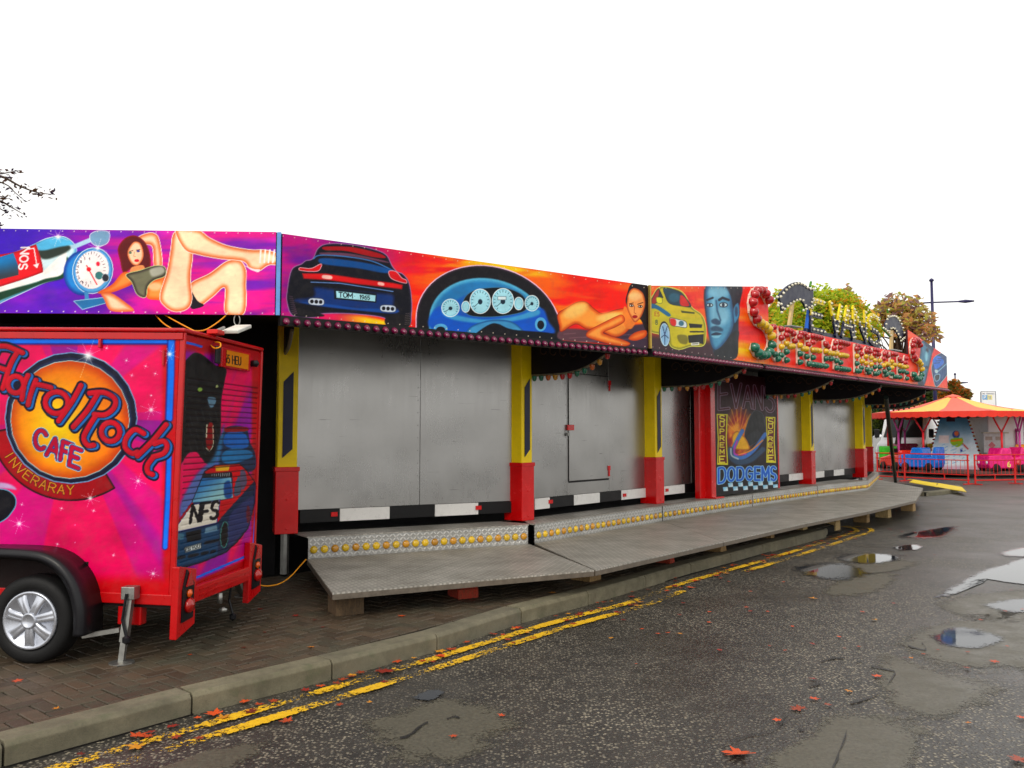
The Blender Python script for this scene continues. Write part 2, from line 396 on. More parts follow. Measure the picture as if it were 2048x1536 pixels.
    c.fill(m((1035, 545), (1050, 450), (1130, 405), (1165, 400), (1165, 550), (1100, 565)), TAN, **sk)
    c.ell(*m((1095, 470))[0], 14, 8, (250, 200, 150), soft=8)
    c.fill(m((890, 385), (990, 355), (1100, 322), (1165, 335), (1165, 395), (1090, 425), (1045, 470), (1028, 545), (968, 525), (930, 440)), (112, 116, 92), rim=(48, 44, 40), rimw=8, line=(190, 215, 150), lw=1.2, soft=1.4)
    c.fill(m((1060, 350), (1140, 330), (1160, 370), (1080, 400)), (170, 176, 160), soft=6)
    c.fill(m((1340, 455), (1480, 378), (1600, 292), (1690, 284), (1735, 345), (1738, 450), (1724, 660), (1592, 660), (1588, 480), (1500, 545), (1400, 615), (1350, 575)), SKIN, **sk, line=(250, 240, 225))
    c.fill(m((1345, 500), (1395, 570), (1440, 600), (1400, 622), (1345, 618)), (18, 14, 26))
    c.fill(m((1225, 95), (1290, 72), (1345, 110), (1362, 240), (1345, 400), (1356, 560), (1322, 628), (1240, 648), (1170, 615), (1128, 540), (1180, 360), (1205, 210)), SKIN, **sk, line=(250, 240, 225))
    c.fill(m((1240, 62), (1400, 70), (1480, 125), (1600, 178), (1760, 208), (1880, 212), (1970, 240), (2010, 280), (1990, 318), (1900, 318), (1832, 358), (1765, 345), (1715, 292), (1560, 275), (1400, 245), (1300, 205)), SKIN, **sk, line=(250, 240, 225))
    for k in range(4): c.line(m((1842 + 32 * k, 212), (1836 + 30 * k, 300)), (250, 248, 245), 3, soft=2)
    c.fill(m((1720, 318), (1790, 345), (1835, 350), (1815, 368)), (240, 225, 230))
    for k in range(24):
        c.ell(8 + k * 23.4, 461 + k * .25, 1.1, 1.1, (230, 220, 225)); c.ell(10 + k * 23.4, 622 + k * .2, 1.2, 1.2, (235, 225, 230))
# ---- corner board: sports car, steering wheel, lying figure
def fire(c, seed=5, warm=1.0, red=(222, 30, 10), mid=(240, 96, 12), yel=(246, 190, 26)):
    x, y = c.x, c.y; n = fbm(x + y * .9, y - x * .13, 210, 34, seed); n2 = fbm(x, y - x * .12, 90, 20, seed + 40)
    b = lerp(red, mid, sstep(.36, .60, n)); b = b + (np.array(yel, float) - b) * sstep(.56, .76, n * .65 + n2 * .35)[:, None]
    return b + (np.array((206, 10, 40.)) - b) * (sstep(.58, .78, fbm(x, y, 150, 30, seed + 77)) * .8)[:, None]
def art_board_two(c):
    x, y = c.x, c.y; hot = fire(c); n = fbm(x, y, 120, 40, 13)
    cool = lerp((176, 10, 120), (110, 18, 140), sstep(.4, .65, n))
    c.c[:] = cool + (hot - cool) * sstep(640, 860, x + (y - 560) * .7 + n * 90 - 45)[:, None]
    i = np.nonzero((x > 800) & (y > 560 + (x - 800) * .2) & (x < 1110))[0]
    m = mapper(540, 440, .29297)
    c.fill(m((350, 640), (600, 655), (800, 690), (780, 720), (340, 670)), (238, 200, 30), soft=10, grad=((214, 20, 90), m((700, 670))[0], m((380, 650))[0]))
    # car
    c.fill(m((118, 480), (148, 340), (215, 300), (245, 278), (292, 264), (330, 192), (400, 162), (560, 168), (720, 204), (795, 240), (832, 310), (866, 352), (905, 368), (945, 420), (965, 520), (966, 640), (942, 728), (800, 722), (778, 668), (560, 640), (352, 640), (300, 665), (160, 655), (118, 570)), (10, 11, 22), line=(150, 110, 150), lw=1.6, soft=1.6, rim=(38, 30, 60), rimw=5)
    c.fill(m((372, 182), (560, 185), (740, 226), (790, 258), (700, 252), (520, 212), (380, 206)), (150, 12, 24), soft=2.5)
    c.fill(m((350, 222), (540, 228), (760, 272), (800, 292), (560, 250), (370, 240)), (96, 60, 80), soft=3)
    c.line(m((298, 264), (345, 240), (520, 250), (700, 282), (838, 345)), (70, 120, 176), 2.2, soft=2, sm=True)
    c.fill(m((345, 262), (480, 268), (690, 300), (840, 345), (780, 362), (600, 330), (360, 300)), (12, 72, 130), soft=4)
    c.fill(m((205, 325), (280, 330), (345, 300), (350, 318), (320, 350), (210, 345)), (190, 14, 26), line=(220, 170, 180)); c.fill(m((812, 350), (860, 352), (900, 395), (930, 410), (925, 432), (830, 400)), (190, 14, 26), line=(220, 170, 180))
    c.fill(m((218, 362), (380, 364), (640, 402), (840, 428), (908, 442), (902, 474), (820, 464), (620, 442), (400, 412), (228, 402)), (196, 16, 24), sm=False, rim=(110, 4, 10), rimw=3)
    c.fill(m((362, 376), (420, 382), (418, 404), (360, 398)), (250, 190, 180), soft=3); c.fill(m((740, 424), (776, 430), (776, 448), (738, 442)), (250, 190, 180), soft=3)
    c.line(m((280, 424), (480, 432), (840, 488)), (120, 160, 220), 1.6, soft=2)
    c.fill(m((175, 535), (290, 520), (295, 462), (330, 452), (450, 468), (740, 492), (845, 510), (850, 590), (880, 606), (840, 640), (600, 612), (350, 590), (180, 566)), (14, 48, 104), soft=2.5, rim=(8, 20, 50), rimw=7)
    c.fill(m((200, 560), (380, 572), (600, 600), (860, 612), (840, 636), (600, 618), (360, 590)), (22, 70, 140), soft=4)
    c.fill(m((436, 470), (728, 500), (726, 566), (438, 540)), (10, 20, 34), sm=False)
    c.fill(m((452, 485), (720, 515), (718, 556), (454, 530)), (176, 226, 236), sm=False)
    c.line(letters('TOM', m((470, 524))[0], (9.2, .9), (0, -9.2), .22), (12, 14, 20), 2); c.line(letters('.', m((577, 533))[0], (9, .9), (0, -8)), (12, 14, 20), 1.4)
    c.line(letters('1965', m((614, 538))[0], (7.2, .7), (0, -7.6), .2), (12, 14, 20), 1.5)
    for ex, ey in ((316, 558), (806, 605)):
        c.fill(m((ex - 55, ey), (ex - 38, ey - 24), (ex + 38, ey - 20), (ex + 54, ey + 4), (ex + 38, ey + 24), (ex - 36, ey + 20)), (205, 215, 230), line=(60, 70, 90))
        for k in (-30, 0, 30): c.ell(*m((ex + k, ey + k * .06))[0], 3.7, 4, (14, 14, 20))
    c.fill(m((180, 600), (350, 640), (350, 660), (170, 655)), (20, 18, 24), soft=3); c.fill(m((800, 660), (940, 650), (944, 730), (800, 722)), (18, 16, 20), soft=3)
    for k in range(7): c.line(m((925 - k, 640 + 12 * k), (958, 636 + 12 * k)), (90, 80, 80), .8)
    for k in range(9): c.line(m((132 + k * 2, 520 + 14 * k), (152 + k * 4, 524 + 14 * k)), (120, 90, 110), .8)
    # steering wheel
    wx, wy = m((1492, 722))[0]
    def half(rx, ry): return [(wx + rx * math.cos(t), wy + rx * math.cos(t) * .10 + ry * -math.sin(t)) for t in np.linspace(0, PI, 30)] + [(wx - rx, wy + 30), (wx + rx, wy + 40)]
    c.fill(half(145, 120), (18, 16, 22), sm=False, soft=1.6, line=(240, 200, 225), lw=1.8, rim=(70, 50, 66), rimw=6)
    c.fill(half(119, 95), (44, 116, 168), sm=False, soft=4, rim=(96, 176, 208), rimw=11)
    c.fill(half(88, 66), (30, 92, 170), sm=False, soft=8)
    c.fill(m((1150, 590), (1330, 640), (1480, 665), (1700, 640), (1850, 600), (1900, 690), (1920, 780), (1500, 770), (1100, 740)), (20, 84, 178), soft=7)
    c.fill(m((1180, 620), (1300, 655), (1480, 680), (1680, 655), (1820, 610), (1830, 650), (1660, 690), (1480, 705), (1300, 690), (1200, 660)), (72, 152, 200), soft=6)
    c.fill(m((1318, 560), (1370, 492), (1480, 464), (1620, 466), (1730, 520), (1750, 610), (1640, 648), (1480, 662), (1350, 645)), (10, 14, 20), soft=2, line=(60, 110, 140))
    for (dx, dy, rx, ry, big) in ((1336, 592, 8, 11, 0), (1698, 570, 9, 12.5, 0), (1435, 555, 20.5, 24.5, 1), (1590, 553, 21.5, 25, 1), (1232, 600, 17.5, 17.5, 1), (1788, 568, 14, 15.5, 1)):
        ex, ey = m((dx, dy))[0]
        c.ell(ex, ey, rx, ry, (172, 222, 234), line=(238, 250, 252), lw=1.6, rim=(110, 180, 205), rimw=4)
        if big:
            for k in range(14):
                t = math.radians(130 + k * 20); c.line([(ex + rx * .72 * math.cos(t), ey + ry * .72 * math.sin(t)), (ex + rx * .86 * math.cos(t), ey + ry * .86 * math.sin(t))], (20, 50, 70), .9)
            c.ell(ex, ey + 1, rx * .22, ry * .22, (20, 40, 56)); c.line([(ex, ey), (ex - rx * .6, ey + ry * .45)], (20, 40, 56), 1.1)
    c.fill(m((1555, 522), (1612, 522), (1612, 545), (1555, 545)), (230, 245, 248), sm=False, line=(40, 70, 90), lw=.8)
    c.ell(*m((1848, 712))[0], 11.5, 14, (96, 170, 214)); c.ell(*m((1848, 716))[0], 7, 9, (10, 16, 30))
    c.ell(*m((1165, 742))[0], 14, 10, (96, 170, 214)); c.ell(*m((1165, 748))[0], 9, 6, (10, 16, 30))
    c.fill(m((1335, 770), (1380, 722), (1500, 684), (1640, 690), (1725, 750), (1740, 800), (1330, 790)), (70, 140, 184), soft=3, rim=(30, 80, 130), rimw=5)
    c.fill(m((1405, 775), (1500, 712), (1560, 710), (1660, 748), (1930, 775), (1960, 830), (1400, 800)), (10, 12, 20), soft=3)
    # lying figure
    m = mapper(1080, 520, .21484)
    c.fill(m((190, 650), (330, 640), (600, 660), (1010, 600), (1012, 830), (600, 780), (195, 745)), (92, 62, 70), soft=5, grad=((60, 44, 60), m((300, 640))[0], m((800, 800))[0]))
    for k in range(14): c.line(m((220 + 55 * k, 690 + (k * 37) % 80), (330 + 55 * k, 682 + (k * 37) % 80)), (150, 110, 116), 1, soft=2, a=.6)
    c.fill(m((815, 300), (850, 222), (930, 212), (1030, 225), (1030, 640), (985, 655), (940, 560), (870, 500), (800, 400)), (22, 12, 18), soft=1.6)
    sk2 = dict(rim=(176, 56, 14), rimw=9, rima=.8, soft=1.6)
    c.fill(m((180, 610), (165, 505), (250, 445), (350, 392), (430, 392), (505, 455), (585, 500), (690, 468), (790, 455), (850, 520), (850, 610), (780, 690), (690, 715), (560, 660), (430, 640), (330, 596), (200, 668)), (240, 152, 70), line=(120, 26, 10), lw=1, **sk2)
    c.ell(*m((330, 470))[0], 26, 13, (252, 196, 112), soft=14, rot=-25); c.ell(*m((640, 530))[0], 24, 9, (252, 190, 110), soft=12, rot=-8)
    c.fill(m((790, 430), (860, 520), (890, 570), (850, 640), (790, 620), (770, 520)), (226, 128, 56), soft=3)
    c.fill(m((828, 720), (890, 672), (985, 655), (985, 712), (905, 748), (840, 745)), (222, 120, 56), **sk2)
    c.fill(m((465, 650), (560, 600), (700, 530), (765, 512), (785, 570), (700, 625), (590, 672), (640, 700), (760, 738), (838, 775), (800, 802), (700, 794), (560, 758), (450, 722), (430, 690)), (244, 158, 78), line=(140, 40, 14), lw=1, **sk2)
    c.fill(m((808, 395), (828, 300), (870, 262), (930, 282), (968, 330), (978, 425), (940, 530), (885, 580), (842, 525), (812, 455)), (238, 158, 92), rim=(170, 76, 36), rimw=5, soft=1.4)
    c.ell(*m((885, 340))[0], 13, 8, (250, 190, 130), soft=8)
    c.line(m((832, 408), (868, 400)), (50, 16, 12), 1.6); c.line(m((910, 412), (958, 396)), (50, 16, 12), 1.6)
    c.ell(*m((852, 424))[0], 4.2, 2.2, (250, 240, 225), line=(50, 16, 12)); c.ell(*m((934, 432))[0], 4.2, 2.2, (250, 240, 225), line=(50, 16, 12))
    c.ell(*m((853, 424))[0], 1.6, 1.8, (40, 26, 20)); c.ell(*m((934, 432))[0], 1.6, 1.8, (40, 26, 20))
    c.line(m((880, 430), (876, 490), (892, 500)), (160, 70, 36), 1.2); c.ell(*m((884, 528))[0], 5.2, 3.2, (150, 8, 24))
    for k in range(32):
        t = k / 31; c.ell(566 + 722 * t, 472 + 103 * t, .9, .9, (235, 215, 190)); c.ell(566 + 724 * t, 628 + 65 * t, 1, 1, (225, 210, 190))
# ---- front board, left wing: rally car and blue portrait
def art_wing_left(c):
    c.c[:] = fire(c, 15); m = mapper(1080, 520, .21484); x, y = c.x, c.y
    i = np.nonzero(y > 655 + (x - 1298) * .1)[0]; c.put(i, (52, 26, 36), sstep(655, 680, y[i] - (x[i] - 1298) * .1) * sstep(1475, 1440, x[i]))
    body = (196, 182, 16)
    c.fill(m((1010, 420), (1050, 330), (1095, 265), (1160, 246), (1285, 275), (1350, 325), (1415, 440), (1500, 505), (1540, 590), (1545, 700), (1522, 795), (1400, 805), (1300, 832), (1215, 800), (1190, 700), (1110, 690), (1010, 640)), body, rim=(110, 110, 20), rimw=6, line=(226, 226, 110), lw=1.4, soft=1.6)
    c.fill(m((1155, 262), (1280, 288), (1342, 335), (1405, 432), (1300, 428), (1205, 402), (1165, 330)), (22, 60, 74), line=(30, 30, 30)); c.fill(m((1305, 330), (1350, 350), (1390, 425), (1310, 420)), (196, 30, 24), soft=3); c.ell(*m((1250, 350))[0], 11, 9, (40, 90, 110), soft=5)
    c.fill(m((1040, 370), (1085, 285), (1110, 275), (1100, 380), (1050, 410)), (150, 40, 30), line=(40, 40, 20)); c.fill(m((1115, 275), (1150, 350), (1090, 380)), (30, 40, 40), sm=False)
    c.fill(m((1085, 350), (1135, 355), (1135, 400), (1092, 398)), (220, 214, 50), line=(120, 120, 30))
    c.fill(m((1010, 415), (1080, 415), (1210, 500), (1190, 525), (1080, 455), (1010, 455)), (24, 100, 140), soft=2)
    c.fill(m((1180, 430), (1350, 440), (1500, 520), (1440, 540), (1290, 520), (1220, 480)), (206, 186, 24), soft=5); c.fill(m((1310, 470), (1440, 486), (1440, 502), (1320, 492)), (70, 74, 14), sm=False)
    c.fill(m((1210, 540), (1300, 556), (1358, 576), (1362, 628), (1290, 620), (1222, 606)), (226, 234, 236), line=(70, 70, 40)); c.fill(m((1212, 548), (1262, 556), (1262, 610), (1222, 604)), (210, 30, 30), soft=2); c.ell(*m((1315, 590))[0], 6, 6, (60, 110, 130), line=(220, 230, 230))
    c.fill(m((1385, 590), (1512, 600), (1505, 632), (1395, 632)), (14, 14, 14), sm=False); c.fill(m((1378, 702), (1524, 690), (1522, 782), (1384, 770)), (14, 14, 14), sm=False); c.line(m((1400, 668), (1520, 668)), (20, 20, 16), 3)
    c.fill(m((1280, 700), (1368, 706), (1368, 780), (1300, 770)), (120, 112, 20), soft=3)
    c.fill(m((1405, 772), (1482, 766), (1482, 790), (1408, 796)), (235, 235, 225), sm=False); c.line(m((1420, 782), (1470, 778)), (60, 60, 50), 1.6)
    c.ell(*m((1160, 690))[0], 11, 26, (16, 18, 24), rot=-4); c.ell(*m((1162, 695))[0], 9, 22.5, (150, 190, 220), rot=-4, line=(220, 240, 250)); 
    for k in range(5):
        t = math.radians(k * 72 + 20); wx, wy = m((1162, 695))[0]; c.line([(wx, wy), (wx + 7.6 * math.cos(t), wy + 20 * math.sin(t))], (30, 50, 90), 1.6)
    c.line(letters('E5', m((1068, 520))[0], (6, .6), (0, -8)), (160, 60, 30), 1.2); c.line(letters('8', m((1075, 600))[0], (7, .6), (0, -9)), (40, 70, 60), 1.4)
    # portrait in blue
    c.fill(m((1545, 235), (1865, 235), (1858, 400), (1850, 560), (1845, 700), (1822, 915), (1640, 890), (1600, 800), (1560, 640)), (30, 44, 62), soft=3)
    c.fill(m((1552, 240), (1700, 236), (1778, 290), (1792, 430), (1806, 560), (1780, 670), (1712, 775), (1640, 835), (1592, 785), (1568, 640), (1548, 470)), (82, 146, 178), rim=(38, 82, 118), rimw=9, soft=1.8)
    c.fill(m((1735, 236), (1868, 236), (1856, 420), (1806, 450), (1778, 340)), (16, 18, 34), soft=3)
    c.fill(m((1800, 455), (1845, 400), (1856, 500), (1835, 560), (1808, 585)), (66, 124, 160), line=(28, 50, 80)); c.ell(*m((1828, 480))[0], 3, 10, (30, 62, 92), soft=4)
    for p in (((1660, 300), 20, 12), ((1640, 620), 9, 16), ((1700, 520), 13, 18), ((1615, 470), 5, 24)): c.ell(*m(p[0])[0], p[1], p[2], (150, 200, 220), soft=13, a=.75)
    c.line(m((1556, 372), (1608, 352)), (18, 30, 48), 4, soft=2); c.line(m((1668, 372), (1700, 352), (1756, 372)), (18, 30, 48), 5, soft=2)
    c.ell(*m((1580, 420))[0], 6, 3.4, (205, 225, 230), line=(20, 34, 52), lw=1.6); c.ell(*m((1708, 418))[0], 8, 4.4, (205, 225, 230), line=(20, 34, 52), lw=1.8)
    c.ell(*m((1580, 420))[0], 2.4, 3, (26, 40, 60)); c.ell(*m((1706, 418))[0], 3, 3.8, (26, 40, 60))
    c.line(m((1640, 380), (1650, 470), (1680, 560), (1668, 590)), (36, 74, 104), 3, soft=4); c.fill(m((1596, 560), (1640, 545), (1680, 580), (1660, 606), (1604, 590)), (34, 66, 94), soft=4)
    c.fill(m((1590, 630), (1640, 612), (1700, 640), (1690, 664), (1600, 660)), (40, 74, 100), soft=5)
    c.fill(m((1596, 690), (1640, 672), (1694, 688), (1660, 702), (1606, 704)), (24, 46, 70), soft=2); c.fill(m((1600, 704), (1660, 702), (1690, 694), (1660, 724), (1615, 724)), (128, 186, 208), soft=2.5)
    c.fill(m((1700, 800), (1790, 680), (1850, 660), (1845, 760), (1822, 915), (1640, 900), (1625, 850)), (22, 26, 32), soft=3)
    for k in range(18): c.ell(1306 + 13 * k, 576, .8, .8, (235, 220, 200)); c.ell(1306 + 13 * k, 694 + 1.75 * k, .8, .8, (200, 190, 180))
def art_front_middle(c):
    c.c[:] = fire(c, 31, red=(226, 34, 12), mid=(238, 92, 14), yel=(240, 176, 28))
def art_wing_right(c):
    c.c[:] = fire(c, 52); m = mapper(1680, 600, .11719)
    c.fill(m((1395, 700), (1570, 740), (1590, 800), (1555, 1000), (1500, 1230), (1440, 1450), (1340, 1450), (1335, 1160), (1370, 900)), (60, 120, 150), rim=(26, 60, 90), rimw=5, soft=2)
    c.fill(m((1430, 680), (1590, 740), (1580, 900), (1530, 840), (1460, 780)), (20, 50, 80), soft=3); c.ell(*m((1490, 860))[0], 3, 5, (20, 40, 64), soft=3); c.ell(*m((1475, 960))[0], 3, 10, (140, 196, 212), soft=5); c.ell(*m((1475, 1150))[0], 4, 3, (24, 46, 70), soft=2); c.fill(m((1345, 1180), (1400, 1330), (1430, 1460), (1330, 1450)), (24, 40, 62), soft=3)
    c.fill(m((1578, 1080), (1610, 980), (1700, 920), (1790, 905), (1870, 960), (1868, 1090), (1840, 1250), (1740, 1390), (1640, 1480), (1590, 1330), (1565, 1180)), (40, 74, 120), rim=(18, 34, 60), rimw=4, soft=1.6, line=(140, 180, 200))
    c.fill(m((1590, 1020), (1660, 950), (1740, 990), (1770, 1080), (1640, 1180), (1600, 1120)), (16, 110, 206), soft=2)
    for k in range(3): c.line(m((1612 + 30 * k, 1080 - 40 * k), (1700 + 22 * k, 1070 - 34 * k)), (20, 40, 80), 1.2, soft=1.6)
    c.line(m((1650, 1240), (1850, 1060)), (150, 200, 220), 1.6, soft=2); c.fill(m((1620, 1290), (1700, 1270), (1690, 1360), (1630, 1380)), (20, 30, 44), line=(150, 190, 210)); c.fill(m((1620, 1190), (1670, 1200), (1660, 1250), (1625, 1240)), (190, 210, 215), soft=2)
# ---- the poster between the shutters
def art_poster(c):
    m = mapper(1400, 740, .1693); x, y = c.x, c.y
    c.c[:] = lerp((46, 8, 16), (16, 8, 14), sstep(780, 960, y))
    n = fbm(x + y * .3, y, 14, 26, 8)
    i = np.nonzero((x > 1440) & (x < 1545))[0]
    d = np.hypot((x[i] - 1478) / 28, (y[i] - 868) / 52); c.put(i, lerp((150, 16, 10), (240, 150, 20), sstep(.35, .7, n[i])), sstep(1.25, .55, d))
    for k in range(8):
        t = math.radians(-150 + k * 17); c.line([(1478, 870), (1478 + 34 * math.cos(t), 870 + 56 * math.sin(t))], (246, 190, 60), 1.6, soft=3, a=.7)
    c.fill(m((600, 540), (660, 480), (740, 520), (770, 640), (770, 760), (700, 830), (560, 900), (530, 790), (540, 700)), (14, 16, 20), soft=2, line=(60, 66, 76)); c.fill(m((560, 780), (680, 720), (720, 800), (580, 880)), (30, 34, 40), soft=4)
    c.fill(m((380, 780), (440, 720), (520, 780), (570, 860), (580, 940), (440, 940), (390, 900)), (232, 176, 20), soft=2, rim=(170, 100, 10), rimw=4)
    c.line(m((500, 720), (430, 850), (390, 960), (430, 1030), (520, 1030), (640, 940), (770, 760)), (70, 120, 190), 8, soft=3, sm=True); c.line(m((440, 840), (400, 950), (430, 1000), (540, 990)), (200, 60, 170), 3, soft=3, sm=True); c.line(m((460, 1000), (600, 950), (740, 830)), (236, 150, 60), 2.5, soft=2.5, sm=True)
    c.line(m((360, 940), (370, 1030), (460, 1090), (600, 1060), (740, 940)), (44, 70, 96), 11, soft=5, sm=True); c.line(m((365, 930), (375, 1010), (450, 1050)), (190, 200, 210), 3, soft=3, sm=True)
    # upright side ribbons
    for L, R, top, bot in ((204, 326, 518, 1122), (784, 892, 552, 1098)):
        c.fill(m((L - 8, top), (R, top + 4), (R - 10, (top + bot) / 2), (R + 6, bot), (L - 2, bot - 4), (L + 6, (top + bot) / 2)), (216, 210, 40), sm=False)
        c.fill(m((L + 4, top + 14), (R - 14, top + 16), (R - 22, (top + bot) / 2), (R - 8, bot - 22), (L + 10, bot - 24), (L + 18, (top + bot) / 2)), (92, 12, 18), sm=False)
        h = (bot - top) * .93 / 7
        for k, ch in enumerate('SUPREME'):
            hh = h * (.9 if k in (0, 6) else .66); w = FONT[ch][0]
            cx, cy = (L + R) / 2 - 4, top + 22 + h * k + hh * .95
            ww = 60 if k in (0, 6) else 48
            ex = ww / w * .1693; c.line(letters(ch, m((cx - ww / 2, cy))[0], (ex, .02 * ex), (0, -hh * .1693)), (224, 214, 74), 2.6 if k in (0, 6) else 2.0)
    # arched names
    def arched(txt, xs, top, bot, colr, edge, w, slab):
        for ch, (x0, x1) in zip(txt, xs):
            cx = (x0 + x1) / 2; t, b = top(cx), bot(cx); wd = FONT[ch][0]
            L = letters(ch, m((x0 + 9, b - 10))[0], np.array(((x1 - x0 - 18) / wd * .1693, (bot(x1) - bot(x0)) / wd * .1693 * .6)), (0, (t - b + 20) * .1693))
            c.line(L, edge, w + 2.2, soft=.8); c.line(L, colr, w, soft=.8)
    arched('EVANS', ((215, 352), (360, 492), (500, 625), (632, 745), (760, 885)), lambda q: 180 - .00062 * (q - 560) ** 2 + (q - 560) * .05, lambda q: 455 + .00040 * (q - 520) ** 2, (66, 10, 26), (150, 130, 150), 3.6, True)
    arched('DODGEMS', ((210, 312), (320, 420), (430, 525), (535, 632), (640, 718), (726, 822), (828, 905)), lambda q: 1142 + .00002 * (q - 550) ** 2 - (q - 550) * .03, lambda q: 1310 + .00042 * (q - 560) ** 2 * (1 if q < 560 else .1), (20, 96, 190), (170, 215, 240), 4.2, True)
    for k in range(6):
        for r in range(2):
            a = 270 + 118 * k + (60 if r else 0); yy = 1332 - k * 6 + (48 if r == 0 else 0)
            c.fill(m((a, yy + 4), (a + 56, yy), (a + 62, yy + 50 - 2), (a + 8, yy + 52)), (120, 190, 224), sm=False, grad=((226, 240, 246), m((a, yy))[0], m((a + 50, yy + 50))[0]))
# ---- trailer, long side
def art_trailer_side(c):
    m = mapper(0, 640, .27344); x, y = c.x, c.y; ox, oy = m((520, 720))[0]
    ang = np.degrees(np.arctan2(y - oy, x - ox)); b = np.sin(np.radians(ang * 7.0 + 40)) + .8 * np.sin(np.radians(ang * 3.0 + 10))
    base = lerp((236, 10, 100), (212, 16, 128), sstep(-.1, .15, b)); base = base + (np.array((138, 34, 156.)) - base) * (sstep(.85, 1.05, b) * .75)[:, None]
    base = base * (.74 + .28 * fbm(x, y, 120, 120, 4))[:, None]
    base = base + (np.array((172, 4, 22.)) - base) * np.maximum(sstep(318, 334, x), sstep(1140, 1172, y))[:, None]
    base = base + (np.array((172, 4, 22.)) - base) * sstep(696, 684, y)[:, None]
    c.c[:] = base
    blue = (22, 108, 214)
    c.line(m((-400, 150), (1250, 150)), (16, 40, 130), 17, soft=5); c.line(m((-400, 146), (1254, 146)), blue, 12.5, soft=2); c.line(m((1252, 146), (1248, 400), (1236, 720)), (16, 40, 130), 16, soft=5); c.line(m((1254, 140), (1250, 400), (1238, 720)), blue, 11.5, soft=2)
    c.line(m((1236, 990), (1226, 1300), (1206, 1660)), (16, 40, 130), 12, soft=4); c.line(m((1238, 990), (1228, 1300), (1208, 1660)), blue, 8.5, soft=2)
    # banner
    R0, R1 = 470, 602; th = np.linspace(58, 170, 26)
    ban = [(520 + R0 * math.cos(math.radians(t)), 715 + R0 * math.sin(math.radians(t))) for t in th][::-1] + [(520 + R1 * math.cos(math.radians(t)), 718 + R1 * math.sin(math.radians(t))) for t in th]
    c.fill(m(*ban), (140, 8, 22), sm=False, soft=1.5, line=(34, 10, 20), lw=3, rim=(80, 4, 14), rimw=5)
    for k, ch in enumerate('INVERARAY'):
        t = math.radians(149 - k * 7.3); r = 560; px_, py_ = 520 + r * math.cos(t), 715 + r * math.sin(t)
        tx, ty = math.sin(t), -math.cos(t); nx, ny = -math.cos(t), -math.sin(t)
        w = FONT[ch][0]; hw = 24 if ch != 'I' else 2; L = letters(ch, m((px_ - tx * hw, py_ - ty * hw))[0], np.array((tx, ty)) * 48 / max(w, .3) * .27344 * (1 if ch != 'I' else .3), np.array((nx, ny)) * 64 * .27344)
        c.line(L, (30, 8, 10), 4.2); c.line(L, (196, 128, 40), 2.4)
    # disc
    c.ell(*m((520, 717))[0], 132, 131, (16, 18, 40), line=(110, 150, 190), lw=2); c.ell(*m((512, 722))[0], 124, 122, (30, 40, 70), soft=4)
    c.ell(*m((512, 728))[0], 119, 118, (214, 112, 8), rim=(176, 62, 8), rimw=26, line=(160, 190, 190), lw=1.4)
    i = np.nonzero(np.hypot(x - m((512, 728))[0][0], y - m((512, 728))[0][1]) < 117)[0]; q = m((420, 760))[0]
    c.put(i, (226, 196, 20), .95 * np.exp(-(((x[i] - q[0]) / 62) ** 2 + ((y[i] - q[1]) / 74) ** 2)))
    # name in cut-out style letters
    e = lambda cx, cy, rx, ry, a0=0, a1=360: arc(cx, cy, rx, ry, a0, a1, 16)
    LET = [[(120, 245), (75, 330), (20, 500)], [(5, 190), (60, 195), (165, 240)], [(60, 370), (-60, 330)], [(-20, 180), (-90, 330), (-150, 460)],
           e(115, 472, 58, 62), [(205, 405), (178, 470), (160, 580)], [(262, 440), (225, 540), (205, 620)], [(262, 470), (310, 478), (372, 494)],
           e(414, 604, 84, 80), [(592, 478), (525, 600), (428, 738)],
           [(720, 530), (640, 660), (535, 782)], [(655, 535), (760, 530), (838, 575), (835, 640), (770, 692), (690, 690)], [(700, 700), (650, 780), (612, 860), (640, 915), (685, 915)],
           e(808, 818, 68, 70), [(1052, 830), (985, 800), (925, 860), (915, 930), (965, 975), (1005, 965)],
           [(1215, 765), (1120, 880), (1005, 995)], [(1130, 905), (1195, 885), (1222, 925), (1195, 975), (1120, 1000)], [(1125, 1000), (1080, 1060), (1080, 1110), (1115, 1130)]]
    LP = [m(*spline(l, False)) if len(l) < 12 else m(*l) for l in LET]
    off = [[(a + 5, b + 4) for a, b in l] for l in LP]
    c.line([[(a + 3.5, b + 3) for a, b in l] for l in LP], (12, 12, 34), 21, soft=1.5); c.line(LP, (12, 12, 34), 19, soft=1.5)
    c.line([[(a + 3.4, b + 2) for a, b in l] for l in LP], (34, 96, 160), 14.5, soft=1.5); c.line(LP, (10, 8, 26), 13, soft=1.2)
    c.line(LP, (158, 6, 34), 10, soft=1.2); c.line([[(a - 2, b - 2) for a, b in l] for l in LP], (186, 20, 44), 5, soft=5, a=.7)
    for k, (ch, px_, py_) in enumerate((('C', 245, 925), ('A', 340, 985), ('F', 440, 1020), ('E', 505, 1060))):
        L = letters(ch, m((px_, py_))[0], np.array((.9, .34)) * 32, np.array((.16, -1.0)) * 36)
        c.line(L, (150, 200, 220), 13, soft=1.5); c.line(L, (30, 40, 110), 10.5, soft=1); c.line(L, (160, 10, 50), 7)
    c.fill(m((-300, 1230), (0, 1235), (90, 1270), (118, 1330), (90, 1400), (0, 1480), (-300, 1600)), (12, 12, 20), soft=2, line=(90, 150, 180), lw=2); c.fill(m((-300, 1180), (30, 1190), (120, 1240), (20, 1232), (-300, 1225)), (190, 160, 200), soft=6)
